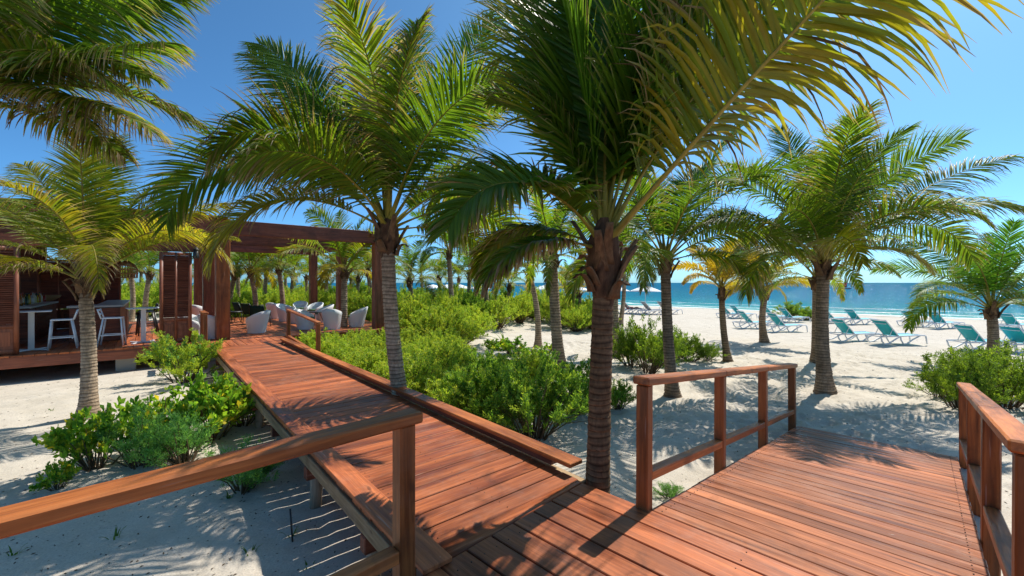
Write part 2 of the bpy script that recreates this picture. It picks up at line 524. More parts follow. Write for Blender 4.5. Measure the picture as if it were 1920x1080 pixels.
def make_sea():
    m, nt, out = new_mat('turquoise_sea')
    tc = nt.nodes.new('ShaderNodeTexCoord'); P = tc.outputs['Object']
    sep = nt.nodes.new('ShaderNodeSeparateXYZ'); nt.links.new(P, sep.inputs[0])
    wob = noise(nt, P, .08, 3)
    def mth(op, a, b):
        n = nt.nodes.new('ShaderNodeMath'); n.operation = op
        for i, v in enumerate((a, b)):
            if isinstance(v, (int, float)): n.inputs[i].default_value = v
            else: nt.links.new(v, n.inputs[i])
        return n.outputs[0]
    d = mth('ADD', sep.outputs['Y'], mth('MULTIPLY', mth('SUBTRACT', wob, .5), 7.0))   # metres out from the waterline
    lg = mth('LOGARITHM', mth('MAXIMUM', mth('ADD', d, 1.5), 1.0), 10.0)
    r = ramp(nt, [(.0, (.34, .46, .36)), (.20, (.13, .40, .36)), (.38, (.022, .24, .29)), (.55, (.010, .165, .25)), (.8, (.006, .125, .22)), (1.0, (.006, .118, .21))])
    nt.links.new(mth('DIVIDE', lg, 3.0), r.inputs[0])
    patch = noise(nt, P, .03, 3)
    c = mixc(nt, patch, mixc(nt, .25, r.outputs[0], (.004, .06, .12)), r.outputs[0])
    # broken foam along the waterline and a second small breaker
    mp = N(nt, 'ShaderNodeMapping'); mp.inputs['Scale'].default_value = (.25, 1.3, 1); nt.links.new(P, mp.inputs[0])
    fn = noise(nt, mp.outputs[0], 1.4, 5, .7)
    def band(center, width, thr):
        e = mth('ABSOLUTE', mth('SUBTRACT', d, center), 0)
        e = mth('SUBTRACT', 1.0, mth('DIVIDE', e, width))
        e = mth('MULTIPLY', mth('MAXIMUM', e, 0), 1.0)
        return mth('GREATER_THAN', mth('MULTIPLY', e, mth('ADD', fn, .5)), thr)
    f = mth('MAXIMUM', band(.6, 1.3, .48), mth('MAXIMUM', band(5.5, 1.5, .75), band(13, 1.4, .85)))
    c = mixc(nt, f, c, (.85, .87, .86))
    mw = N(nt, 'ShaderNodeMapping'); mw.inputs['Scale'].default_value = (.55, 1.0, 1); nt.links.new(P, mw.inputs[0])
    h1 = noise(nt, mw.outputs[0], .55, 5, .62, .3); h2 = noise(nt, mw.outputs[0], 2.6, 4, .6)
    b = bumpn(nt, h1, 1.0, 1.1); b = bumpn(nt, h2, .9, .22, b)
    rr = mth('ADD', .08, mth('MULTIPLY', f, .6))
    df = nt.nodes.new('ShaderNodeBsdfDiffuse'); nt.links.new(c, df.inputs[0]); nt.links.new(b, df.inputs['Normal'])
    gl = nt.nodes.new('ShaderNodeBsdfGlossy'); nt.links.new(rr, gl.inputs['Roughness']); nt.links.new(b, gl.inputs['Normal'])
    ms = nt.nodes.new('ShaderNodeMixShader'); ms.inputs[0].default_value = .075      # ruffled water mirrors only part of the sky even at a flat angle
    nt.links.new(df.outputs[0], ms.inputs[1]); nt.links.new(gl.outputs[0], ms.inputs[2]); nt.links.new(ms.outputs[0], out.inputs[0])
    return m
M['sea'] = make_sea()
def build_sea():
    # local y = metres seaward of the waterline
    xs = np.concatenate([-np.geomspace(9000, 20, 26), np.linspace(-16, 16, 9), np.geomspace(20, 9000, 26)])
    ys = np.concatenate([[-9, -6, -3], np.geomspace(.5, 12000, 40)])
    X, Y = np.meshgrid(xs, ys); Z = np.zeros_like(X)
    nx, ny = len(xs), len(ys); idx = np.arange(nx * ny).reshape(ny, nx)
    q = np.stack([idx[:-1, :-1], idx[:-1, 1:], idx[1:, 1:], idx[1:, :-1]], -1).reshape(-1, 4)
    me = mesh_np('sea', np.stack([X, Y, Z], -1).reshape(-1, 3), q, [M['sea']], smooth=True)
    c = np.array([.701, .713]) * 54
    obj('sea', me, loc=(c[0], c[1], SEA_Z), rot=(0, 0, PA), kind='structure', label='rippled turquoise sea with glinting wavelets', cat='sea')
build_sea()

# ------------------------------------------------------------------ landing, ramp and walkway
ROOT_L = thing('landing_deck', 'broad red-brown plank landing in the foreground', 'deck', (O[0], O[1], 0), PA, kind='structure')
PW = .215
def build_landing():
    r = random.Random(5)
    k = 0
    y = 0.0
    while y > -5.2:
        yc = y - PW / 2
        x0, x1 = 0.0, 6.4
        cuts = [x0]
        p = x0 + r.choice([.9, 1.55, 2.2, 2.9])
        if k == 0: p = 3.4
        while p < x1 - .6:
            cuts.append(p); p += r.uniform(2.2, 3.2)
        cuts.append(x1)
        for a, b in zip(cuts[:-1], cuts[1:]):
            obj('plank', box(b - a - .005, PW - r.uniform(.009, .015), .04, M['deck'], .005), ROOT_L, ((a + b) / 2, yc, -.02 - r.uniform(0, .003)), (r.uniform(-.004, .004), r.uniform(-.001, .001), r.uniform(-.0012, .0012)))
        y -= PW; k += 1
    for x in (.12, 1.3, 2.6, 3.9, 5.2, 6.3):
        obj('joist', box(5.1, .08, .14, M['beam'], .006), ROOT_L, (x, -2.6, -.112), (0, 0, R(90)))
    obj('edge_beam', box(6.3, .05, .15, M['rail'], .006), ROOT_L, (3.2, -.035, -.117))
    for x in (.14, 2.5, 4.8):
        for yy in (-.14, -2.6, -5.0):
            obj('pile', box(.13, .13, .75, M['pile'], .01), ROOT_L, (x + .02, yy, -.54))
build_landing()

ROOT_R = thing('beach_ramp', 'sloping plank ramp leading down onto the beach', 'ramp', (O[0], O[1], 0), PA, kind='structure')
RX0, RX1 = .625, 2.40
RL, RD = 5.08, .585
RP = math.atan2(RD, RL)
def build_ramp():
    r = random.Random(9)
    n = 33; w = math.hypot(RL, RD) / n
    for i in range(n):
        d = (i + .5) * w
        obj('plank', box(RX1 - RX0 + r.uniform(0, .012), w - r.uniform(.004, .010), .035, M['ramp'], .005), ROOT_R,
            ((RX0 + RX1) / 2 + r.uniform(-.004, .004), d * math.cos(RP) + .004, -d * math.sin(RP) - .0185 - r.uniform(0, .004)), (-RP + r.uniform(-.006, .006), 0, r.uniform(-.002, .002)))
    for x in (RX0 + .07, (RX0 + RX1) / 2, RX1 - .07):
        obj('joist', box(4.9, .06, .13, M['beam'], .006), ROOT_R, (x, RL / 2, -RD / 2 - .108), (0, RP, R(90)))
build_ramp()

def railing(name, label, root_loc, rz, pts, top=1.0, cap=(.135, .06), low=.24, post=.095, ext=.06, skew=0, drop=0, lowdz=.07):
    """pts: local (x,y,z-of-deck) of posts along the rail; the cap runs over them"""
    t = thing(name, label, 'railing', root_loc, rz, 'wooden railings of the landing and ramp')
    pts = [Vector(p) for p in pts]
    for p in pts:
        h = top - cap[1] + .30 + drop
        k_ = math.sin(p.x * 37 + p.y * 91) * .006
        obj('post', box(post, post, h, M['post'], .008), t, (p.x, p.y, p.z + top - cap[1] - h / 2), (k_ * .7, k_, k_ * 6))
    for a, b in zip(pts[:-1], pts[1:]):
        d = b - a; L = d.length
        yaw = math.atan2(d.y, d.x); pit = -math.asin(d.z / L)
        i = pts.index(a)
        e0 = ext if i == 0 else 0; e1 = ext if b is pts[-1] else 0
        mid = (a + b) / 2 + d.normalized() * (e1 - e0) / 2
        obj('handrail', box(L + e0 + e1 - .003, cap[0], cap[1], M['rail'], .010), t, (mid.x, mid.y, mid.z + top - cap[1] / 2), (0, pit, yaw))
        mid = (a + b) / 2
        obj('lower_rail', box(L - post - .004, .085, lowdz, M['rail'], .006), t, (mid.x, mid.y, mid.z + low), (0, pit, yaw))
    return t
ts = [0.0, 1.655, 3.26, 4.93]
def rz_(y): return -y * RD / RL
railing('ramp_railing', 'wooden ramp railing on the side nearer the big foreground palm', (O[0], O[1], 0), PA, [(.575, .0 - .005 + t, rz_(t)) for t in ts])
railing('ramp_railing', 'wooden ramp railing at the right edge beside the leafy bush', (O[0], O[1], 0), PA, [(2.455, -.005 + t, rz_(t)) for t in ts])
railing('landing_railing', 'wooden railing going off to the right from the ramp', (O[0], O[1], 0), PA, [(2.60, -.06, 0), (4.2, -.06, 0), (6.0, -.06, 0)], ext=.0)
railing('landing_railing', 'thick wooden handrail crossing the lower left foreground', (O[0], O[1], 0), PA, [(.06, -1.78, 0), (.06, -3.75, 0), (.06, -5.0, 0)], cap=(.125, .062), ext=.09)

ROOT_W = thing('walkway', 'long red-brown plank walkway leading to the pavilion', 'walkway', (O[0], O[1], 0), WA, kind='structure')
WX0, WX1, WY = -1.62, .17, 11.3
def build_walkway():
    r = random.Random(11)
    sk = math.tan(R(5.1))
    # tapering plank where the walkway meets the landing
    mb = MB()
    a, b = -1.44, -.012
    y0a, y0b = a * sk + .006, b * sk + .006
    v = [(a, y0a, -.04), (b, y0b, -.04), (b, .055, -.04), (a, .055, -.04), (a, y0a, 0), (b, y0b, 0), (b, .055, 0), (a, .055, 0)]
    mb.add(v, [[3, 2, 1, 0], [4, 5, 6, 7], [0, 1, 5, 4], [1, 2, 6, 5], [2, 3, 7, 6], [3, 0, 4, 7]])
    obj('plank', mb.mesh('wedge_plank', M['deck']), ROOT_W)
    y = .06; w = .197
    while y < WY - .1:
        g = r.uniform(.006, .013)
        obj('plank', box(1.62 + r.choice([-.006, 0, .006]), w - g - .003, .04, M['deck'], .006), ROOT_W, (-.79, y + w / 2, -.02 - r.uniform(0, .003)), (r.uniform(-.005, .005), 0, r.uniform(-.002, .002)))
        y += w
    # raised border boards on the left, kerb on the right
    yy = -.17
    while yy < WY - .3:
        L = min(r.uniform(2.6, 3.4), WY - .1 - yy)
        obj('border_board', box(L - .004, .20, .035, M['deck'], .006), ROOT_W, (-1.52, yy + L / 2, .021), (0, 0, R(90)))
        yy += L
    yy = .13
    while yy < WY - .3:
        L = min(r.uniform(2.9, 3.6), WY - .1 - yy)
        obj('kerb_board', box(L - .004, .175, .042, M['rail'], .007), ROOT_W, (.075, yy + L / 2, .094), (0, 0, R(90)))
        yy += L
    obj('kerb_gap_fill', box(WY - .5, .12, .066, M['dark'], .006), ROOT_W, (.085, WY / 2 + .15, .0375), (0, 0, R(90)))  # dark strip added in place of the shaded gap under the kerb boards
    for x in (-1.585, -.75, .10):
        obj('joist', box(WY - .1, .075, .13, M['beam'], .006), ROOT_W, (x, WY / 2, -.1065), (0, 0, R(90)))
    for yb in (.75, 2.3, 3.9, 5.4, 7.0, 8.6, 10.2):
        obj('cross_beam', box(1.74, .10, .13, M['dark'], .008), ROOT_W, (-.76, yb, -.239))
        for x in (-1.5, .0):
            obj('pile', MB().tube([(0, 0, .0), (.01, 0, -.3), (0, .01, -.62)], [.055, .06, .062], 10).mesh('pile', M['pile'], True), ROOT_W, (x, yb + .11, -.175))
build_walkway()
def screw_heads(root, pts, nrm=(0, 0, 1), rad=.0042):
    mb = MB()
    for x, y, z in pts:
        an = np.arange(6) / 6 * 2 * np.pi
        top = np.stack([x + rad * np.cos(an), y + rad * np.sin(an), np.full(6, z + .0016)], -1)
        bot = top.copy(); bot[:, 2] -= .006
        v = np.concatenate([top, bot])
        q = [[i, i + 6, (i + 1) % 6 + 6, (i + 1) % 6] for i in range(6)] + [[0, 1, 2, 3], [0, 3, 4, 5]]
        mb.add(v, q)
    obj('screw_heads', mb.mesh('screws', M['screw']), root, kind='stuff')
M['screw'] = plain('rusty_screw', (.05, .035, .025), .5, .4, .3, 40, 0, .3)
screw_heads(ROOT_L, [(x, -(k + q) * PW, 0) for k in range(18) for q in (.25, .75) for x in (.12, 1.3, 2.6, 3.9)])
screw_heads(ROOT_R, [(x, (k + q) * RL / 33, -(k + q) * RD / 33) for k in range(33) for q in (.28, .72) for x in (RX0 + .07, RX1 - .07)])
screw_heads(ROOT_W, [(x, .06 + (k + q) * .197, 0) for k in range(30) for q in (.25, .75) for x in (-1.36, -.75, -.06)])

# ------------------------------------------------------------------ pavilion (walkway frame)
ROOT_P = thing('pavilion', 'dark red wooden beach pavilion with big square posts and flat roof', 'pavilion', (O[0], O[1], 0), WA)
FX0, FX1, FY0, FY1 = -13.0, 4.6, 12.78, 22.9
PXS, PYS = (-10.98, -6.08, -1.178, 3.72), (13.14, 17.25, 21.6)
PT = 3.64
def build_pavilion():
    r = random.Random(21)
    x = FX0; w = .196
    while x < FX1 - .05:
        L1 = r.uniform(3.5, 6.5)
        for a, b in ((FY0, FY0 + L1), (FY0 + L1, FY1)):
            obj('deck_plank', box(b - a - .006, w - r.uniform(.006, .013), .04, M['deck'], .005), ROOT_P, (x + w / 2, (a + b) / 2, -.02 - r.uniform(0, .003)), (0, 0, R(90)))
        x += w
    # short landing between walkway and pavilion, planks lengthwise
    x = -1.78
    while x < .35:
        obj('deck_plank', box(FY0 - WY - .004, w - .010, .04, M['deck'], .005), ROOT_P, (x + w / 2, (FY0 + WY) / 2, -.02 - r.uniform(0, .003)), (0, 0, R(90)))
        x += w
    obj('fascia', box(-1.8 - FX0, .05, .26, M['dark'], .008), ROOT_P, ((FX0 - 1.8) / 2, FY0 + .03, -.172))
    obj('fascia', box(FX1 - .4, .05, .26, M['dark'], .008), ROOT_P, ((FX1 + .4) / 2, FY0 + .03, -.172))
    obj('fascia', box(FY1 - FY0 - .1, .05, .26, M['dark'], .008), ROOT_P, (FX1 - .03, (FY0 + FY1) / 2, -.172), (0, 0, R(90)))
    for yb in np.arange(13.3, 22.8, 1.55):
        obj('joist', box(FX1 - FX0 - .2, .08, .16, M['beam'], 0), ROOT_P, ((FX0 + FX1) / 2, yb, -.123))
    for xb in (-11.5, -8.9, -6.2, -3.35, -1.5, 1.2, 4.2):
        for yb in (13.35, 17.2, 21.6):
            obj('footing', box(.42, .42, .62, M['concrete'], .02), ROOT_P, (xb, yb, -.515))
    for ix, xp in enumerate(PXS):
        for iy, yp in enumerate(PYS):
            bot = .0 if True else 0
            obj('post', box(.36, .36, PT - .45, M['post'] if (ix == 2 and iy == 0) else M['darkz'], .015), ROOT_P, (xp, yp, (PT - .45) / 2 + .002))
    # perimeter and cross beams
    for yp in PYS:
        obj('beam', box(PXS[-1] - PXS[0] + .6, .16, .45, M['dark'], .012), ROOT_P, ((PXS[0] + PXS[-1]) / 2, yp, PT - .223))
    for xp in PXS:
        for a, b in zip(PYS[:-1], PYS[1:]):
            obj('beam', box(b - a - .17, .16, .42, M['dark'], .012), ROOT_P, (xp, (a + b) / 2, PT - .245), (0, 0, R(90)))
    # bar half: lintels, roof deck and slatted ceiling
    obj('lintel', box(4.4, .12, .30, M['dark'], .01), ROOT_P, (-3.63, 13.14, 2.76))
    obj('lintel', box(4.4, .12, .30, M['dark'], .01), ROOT_P, (-8.53, 13.14, 2.76))
    obj('transom', box(4.4, .04, .27, M['ceiling'], .0), ROOT_P, (-3.63, 13.16, 3.05))
    obj('transom', box(4.4, .04, .27, M['ceiling'], .0), ROOT_P, (-8.53, 13.16, 3.05))
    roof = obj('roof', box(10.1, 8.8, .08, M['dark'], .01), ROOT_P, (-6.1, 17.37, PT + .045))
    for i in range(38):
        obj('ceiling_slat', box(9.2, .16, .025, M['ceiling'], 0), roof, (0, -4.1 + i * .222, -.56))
    def shutter(xa, xb, y, z0=.01, z1=2.585, panels=2, rz=0, mat=M['dark'], matz=M['darkz'], panel=.62, slats=True):
        w = xb - xa
        mb = MB()
        fr = .085
        for c in (xa + fr / 2, xb - fr / 2): mb.box((c - (xa + xb) / 2, 0, (z0 + z1) / 2), (fr, .05, z1 - z0))
        if panels == 2: mb.box((0, 0, (z0 + z1) / 2), (.055, .048, z1 - z0))
        for zc, hh in ((z0 + .06, .12), (z0 + panel + .05, .10), (z1 - .045, .09)): mb.box((0, 0, zc), (w - .002, .046, hh))
        s = obj('shutter', mb.mesh('shutter_frame', matz), ROOT_P, ((xa + xb) / 2, y, 0), (0, 0, rz))
        inn = (w - 2 * fr - (.055 if panels == 2 else 0)) / panels
        for k in range(panels):
            xc = -w / 2 + fr + inn / 2 + k * (inn + .055)
            obj('panel', box(inn, .022, panel - .12, matz, .006), s, (xc, 0, z0 + .06 + panel / 2))
            obj('panel', box(inn * .7, .016, panel - .28, matz, .006), s, (xc, -.014, z0 + .06 + panel / 2))
            n = 34
            za, zb = z0 + panel + .115, z1 - .10
            for i in range(n):
                obj('slat', box(inn - .002, .088, .010, mat, 0), s, (xc, 0, za + (i + .5) / n * (zb - za)), (R(42), 0, 0))
        return s
    shutter(-2.66, -1.93, 13.0)
    shutter(-6.15, -5.24, 13.0)
    shutter(-7.1, -6.2, 13.0)
    # rear wall pieces of the bar: columns and louvred panels
    obj('brick_column', box(.55, .5, 3.0, M['column'], .01), ROOT_P, (-8.3, 20.3, 1.5))
    for xa, xb in ((-7.95, -7.05), (-6.0, -4.9), (-4.85, -3.75)):
        shutter(xa, xb, 20.6, panels=2)
    obj('rear_wall', box(6.0, .06, 3.1, M['ceiling'], 0), ROOT_P, (-9.6, 21.25, 1.56))
    obj('rear_wall', box(1.0, .06, 3.1, M['ceiling'], 0), ROOT_P, (-6.5, 21.0, 1.56))
    sg = obj('restroom_sign', box(.20, .02, .34, M['blackmetal'], .004), ROOT_P, (-8.3, 20.035, 1.95))
    fg = MB().lathe([(0, -.13), (.05, -.12), (.035, .02), (.0, .03)], 8).lathe([(0, .04), (.028, .065), (0, .092)], 8)
    obj('figure_mark', fg.mesh('figure_mark', M['whitemetal']), sg, (0, -.014, .01), scale=(1, .15, 1))
M['column'] = wood('rough_column_wood', (.14, .05, .022), (.27, .10, .045), (.40, .18, .09), 'Z', .6, .3, .2)
build_pavilion()

def rail_at(name, label, pts, top=.92):
    return railing(name, label, (O[0], O[1], 0), WA, pts, top=top, cap=(.14, .05), ext=.04, low=.2)
rail_at('walkway_railing', 'short wooden railing with two posts in front of the pavilion corner post', [(-1.72, 11.65, 0), (-1.72, 12.6, 0)])
railing('walkway_railing', 'wooden railing vanishing into the green bushes at the walkway\'s far end', (O[0], O[1], 0), WA, [(.33, 11.75, 0), (.33, 8.75, -.17)], top=.92, cap=(.12, .045), ext=.04, low=.1)

# ------------------------------------------------------------------ furniture
def tub_chair_meshes():
    n = 40
    ph = np.arange(n) / n * 2 * np.pi            # 0 = back
    c = (1 + np.cos(ph)) / 2
    rim = .40 + .36 * np.clip(c, 0, 1) ** .75
    front = c < .10
    rim = np.where(front, .36, rim)
    rows = []
    for f in np.linspace(0, 1, 6):
        rad = (.27 + .095 * f ** 1.2 * (.55 + .45 * c)) * np.where(front, .96, 1)
        rows.append(np.stack([-rad * np.cos(ph) - .07 * f * c, rad * np.sin(ph), rim * f], -1))
    for f in (1.0, .5, 0):
        rad = (.27 + .095 * (.55 + .45 * c)) * np.where(front, .96, 1) - .045
        zz = np.maximum(.33 + (rim - .33) * f + (.012 if f == 1 else 0), .33)
        rows.append(np.stack([-rad * np.cos(ph) - .07 * c * f, rad * np.sin(ph), zz], -1))
    rows.append(np.stack([0 * ph, 0 * ph, np.full(n, .33)], -1))
    g = np.array(rows); k = len(rows)
    i = np.arange(k - 1)[:, None] * n; j = np.arange(n)[None]; j2 = (j + 1) % n
    q = np.stack([i + j, i + j2, i + n + j2, i + n + j], -1).reshape(-1, 4)
    shell = mesh_np('tub_shell', g.reshape(-1, 3), q[:, ::-1], [M['tub']], smooth=False)
    cu = MB().lathe([(0, .335), (.255, .335), (.285, .36), (.285, .42), (.25, .445), (0, .45)], 24).mesh('tub_cushion', M['cushion'], True)
    return shell, cu
TUB = tub_chair_meshes()
def wl_of(u, v, z=0.0):
    Y = (CAM_Z - z) * FPX / (v - 530)
    return (px(u, Y), Y, z)
tub_list = [
    (481, 624, 180, 'white woven tub chair with green cushion seen in profile beside the corner post'),
    (401, 634, 75, 'white woven tub chair half hidden behind the big corner post'),
    (365, 632, 10, 'white woven tub chair poking out behind the louvred shutter'),
    (369, 604, 100, 'white woven tub chair turned away behind the shutter, near dark posts'),
    (515, 597, 90, 'white woven tub chair turned away beyond the dark green chairs'),
    (536, 602, -20, 'white woven tub chair behind the railing post at the walkway end'),
    (556, 606, 40, 'white woven tub chair with its back to the walkway railing'),
    (573, 617, 10, 'white woven tub chair nearest the walkway railing'),
    (623, 617, 100, 'white woven tub chair nearest the bushes, turned away'),
    (606, 604, 215, 'white woven tub chair in the middle of the right-hand cluster'),
    (590, 597, 260, 'white woven tub chair facing the walkway at the far side of its cluster'),
    (563, 593, 290, 'white woven tub chair farthest back near a bare pavilion post'),
    (668, 612, 200, 'white woven tub chair just right of the slim palm trunk'),
]
for u, v, a, lab in tub_list:
    x, y, z = wl_of(u, v)
    t = thing('tub_chair', lab, 'chair', (x, y, .003), R(a), 'white tub chairs on the pavilion deck')
    obj('shell', TUB[0], t, scale=(1.02, 1.02, 1.0)); obj('cushion', TUB[1], t, (.03, 0, 0))
def wire_chair(u, v, a, lab):
    x, y, z = wl_of(u, v)
    t = thing('metal_armchair', lab, 'chair', (x, y, .002), R(a), 'dark green armchairs on the pavilion deck')
    for sx in (-1, 1):
        for sy in (-1, 1):
            obj('leg', MB().tube([(sx * .24, sy * .25, .42), (sx * .26, sy * .27, 0)], .014).mesh('leg', M['blackmetal']), t)
        obj('armrest', MB().tube([(.24, sx * .27, .42), (.24, sx * .29, .62), (.1, sx * .29, .65), (-.26, sx * .27, .66)], .014).mesh('arm', M['blackmetal']), t)
    obj('seat', box(.5, .5, .07, M['darkcushion'], .02), t, (0, 0, .44))
    g = np.array([[(-.25 - .12 * f, s * (.27 - .03 * f), .46 + .38 * f) for s in np.linspace(-1, 1, 5)] for f in np.linspace(0, 1, 4)])
    obj('backrest', MB().sheet(g, (.04, 0, .0)).mesh('back', M['darkcushion']), t)
    obj('back_frame', MB().tube([(-.22, .28, .42), (-.38, .25, .86), (-.38, -.25, .86), (-.22, -.28, .42)], .014).mesh('bframe', M['blackmetal']), t)
wire_chair(458, 603, 60, 'dark green metal armchair, leftmost and farthest of the three')
wire_chair(475, 607, 70, 'dark green metal armchair in the middle of the three')
wire_chair(488, 613, 100, 'dark green metal armchair, rightmost and nearest of the three')
def low_table(u, v, lab, r=.35, h=.5):
    x, y, z = wl_of(u, v)
    t = thing('low_table', lab, 'table', (x, y, .002), .4, 'low dark tables on the pavilion deck')
    obj('table_top', MB().lathe([(0, h), (r, h), (r, h - .025), (0, h - .025)], 20).mesh('top', M['blackmetal']), t)
    for k in range(3):
        a = k * 2.09
        obj('leg', MB().tube([(.1 * math.cos(a), .1 * math.sin(a), h - .02), (r * .8 * math.cos(a), r * .8 * math.sin(a), 0)], .014).mesh('leg', M['blackmetal']), t)
low_table(438, 606, 'low dark round table left of the green armchairs')
low_table(594, 607, 'low dark table hidden among the white tub chairs')

def stool(loc, a, lab, mat, grp, dark=False):
    t = thing('bar_stool', lab, 'stool', loc, a, grp)
    sh, w, d = .74, .40, .38
    for sx, sy in ((1, 1), (1, -1), (-1, 1), (-1, -1)):
        top = (sx * (w / 2 - .02), sy * (d / 2 - .02), sh)
        foot = (sx * (w / 2 + (.09 if sx < 0 else .03)), sy * (d / 2 + .02), 0)
        obj('leg', MB().box((0, 0, 0), (.034, .034, 1)).mesh('leg', mat), t, ((top[0] + foot[0]) / 2, (top[1] + foot[1]) / 2, sh / 2), (-math.atan2(foot[1] - top[1], -sh) if 0 else math.atan((foot[1] - top[1]) / sh), -math.atan((foot[0] - top[0]) / sh), 0), (1, 1, sh / 1.0))
    obj('seat', box(w, d, .035, mat, .008), t, (0, 0, sh + .017))
    for zz, sx in ((.27, 1), (.27, -1)):
        obj('footrest', box(.022, d + .02, .022, mat, 0), t, (sx * (w / 2 + .0), 0, zz))
    for sy in (1, -1):
        obj('footrest', box(w + .06, .022, .022, mat, 0), t, (-.015, sy * (d / 2 + .008), .30))
    bx = -(w / 2) - .05
    fr = obj('backrest', MB().box((0, d / 2 - .02, .12), (.028, .034, .28)).box((0, -d / 2 + .02, .12), (.028, .034, .28)).box((0, 0, .225), (.022, d - .07, .06)).box((0, 0, .12), (.022, d - .07, .05)).mesh('back', mat), t, (bx + .03, 0, sh + .02), (0, R(-16), 0))
    return t
def wq(x, y): return wl(x, y, .002)
stool(wq(-4.60, 13.62), WA + R(182), 'white bar stool facing left beside the slim palm trunk', M['whitemetal'], 'white bar stools')
stool(wq(-3.62, 13.55), WA + R(-6), 'white bar stool just right of the young yellow palm trunk, facing right', M['whitemetal'], 'white bar stools')
stool(wq(-5.72, 13.75), WA + R(4), 'white bar stool peeking out behind the leftmost shutter', M['whitemetal'], 'white bar stools')
stool(wq(-2.40, 13.72), WA + R(178), 'white bar stool half hidden by the centre shutter', M['whitemetal'], 'white bar stools')
stool(wq(-2.95, 16.0), WA + R(190), 'dark bar stool at the counter, nearer of two', M['blackmetal'], 'dark bar stools')
stool(wq(-2.95, 16.9), WA + R(175), 'dark bar stool at the counter, farther of two', M['blackmetal'], 'dark bar stools')
def high_table(loc, lab):
    t = thing('high_table', lab, 'table', loc, WA + .1, 'white pedestal high tables')
    obj('table_top', box(.72, .72, .022, M['whitemetal'], .006), t, (0, 0, .99))
    obj('column', box(.11, .08, .95, M['whitemetal'], .006), t, (0, 0, .505))
    for a in (45, 135): obj('foot', box(.74, .06, .03 + a * .00001, M['whitemetal'], .006), t, (0, 0, .017 if a == 45 else .019), (0, 0, R(a)))
high_table(wq(-5.15, 13.72), 'white pedestal high table near the leftmost shutter')
high_table(wq(-3.0, 13.72), 'white pedestal high table near the centre shutter')

bar = thing('bar_counter', 'square wooden bar with grey stone tops inside the pavilion', 'bar', wl(0, 0, .002), WA)
def counter(x0, x1, y0, y1, h=1.02, ov=.12):
    obj('counter_top', box(x1 - x0 + ov, y1 - y0 + ov, .055, M['stone'], .006), bar, ((x0 + x1) / 2, (y0 + y1) / 2, h))
    obj('counter_body', box(x1 - x0, y1 - y0, h - .03, M['glass_dark'], .004), bar, ((x0 + x1) / 2, (y0 + y1) / 2, (h - .03) / 2))
    n = 6
    for i in range(n):
        hh = (h - .05) / n
        obj('cladding_board', box(x1 - x0 + .02, .02, hh - .008, M['dark'], 0), bar, ((x0 + x1) / 2, y0 - .012, hh * (i + .5)))
        obj('cladding_board', box(y1 - y0 - .01, .02, hh - .008, M['dark'], 0), bar, (x1 + .012, (y0 + y1) / 2, hh * (i + .5)), (0, 0, R(90)))
counter(-4.6, -3.52, 15.0, 15.7); counter(-4.05, -3.52, 15.85, 20.0); counter(-6.0, -5.45, 16.35, 19.9); counter(-8.2, -5.45, 15.6, 16.2)
obj('counter_leg', box(.16, .16, .98, M['column'], .006), bar, (-3.46, 14.95, .49))
bottle_cols = [('amber', (.30, .11, .012)), ('clear', (.55, .58, .58)), ('dark green', (.02, .08, .03)), ('red', (.34, .02, .02)), ('yellow', (.55, .40, .04)), ('black', (.015, .015, .018))]
M_cap = plain('bottle_cap', (.30, .05, .04), .4); M_capd = plain('dark_bottle_cap', (.03, .03, .03), .4)
bm_ = []
for nm, c in bottle_cols:
    mm = plain('bottle_' + nm.replace(' ', '_'), c, .12, .6, .05)
    body = MB().lathe([(0, 0), (.04, 0), (.042, .02), (.042, .19), (.03, .225), (.015, .25), (.014, .31), (0, .31)], 10).mesh('bottle', mm, True)
    cap = MB().lathe([(.017, .30), (.017, .335), (0, .336)], 8).mesh('cap', M_cap if nm in ('amber', 'clear') else M_capd)
    bm_.append((nm, body, cap))
rb = random.Random(4)
for row in range(2):
    for i in range(17):
        nm, body, cap = rb.choice(bm_)
        p = wl(-5.9 + .17 * row + rb.uniform(-.03, .03), 16.3 + i * .215 + rb.uniform(-.05, .05), 1.05)
        t = thing('bottle', nm + ' spirit bottle in the rows on the left bar counter', 'bottle', p, 0, 'bottles on the bar')
        s = rb.uniform(.85, 1.15)
        obj('body', body, t, scale=(1, 1, s)); obj('cap', cap, t, scale=(1, 1, s))
# woven bowl at the end of the bottles and hanging rattan lamp
t = thing('fruit_bowl', 'pale boat shaped wooden bowl at the end of the bottle rows', 'bowl', wl(-5.75, 20.15, 1.05), WA)
obj('bowl', MB().lathe([(0, 0), (.14, .02), (.26, .14), (.28, .22), (.25, .215), (.12, .06), (0, .05)], 18).mesh('bowl', M['rattan'], True), t, scale=(1.5, .7, 1))
lampx, lampy = px(237, 15.2), 15.2
t = thing('pendant_lamp', 'hanging rattan drum lamp under the pavilion roof', 'lamp', (lampx, lampy, 1.9), WA)
sh = MB()
for k in range(26):
    a = k / 26 * 2 * math.pi
    sh.tube([(.30 * math.cos(a), .30 * math.sin(a), 0), (.31 * math.cos(a), .31 * math.sin(a), .3), (.22 * math.cos(a + .1), .22 * math.sin(a + .1), .47), (.05 * math.cos(a + .1), .05 * math.sin(a + .1), .6)], .012, 5)
for rr_, zz in ((.30, 0), (.31, .15), (.31, .3), (.24, .44)):
    an = np.linspace(0, 2 * np.pi, 25)
    sh.tube(np.stack([rr_ * np.cos(an), rr_ * np.sin(an), np.full(25, zz)], -1), .016, 5)
obj('lamp_shade', sh.mesh('shade', M['rattan']), t)
obj('cord', MB().tube([(0, 0, .58), (0, 0, 1.2)], .008).mesh('cord', M['blackmetal']), t)
ln = wl(-1.84, 12.93, 2.42)
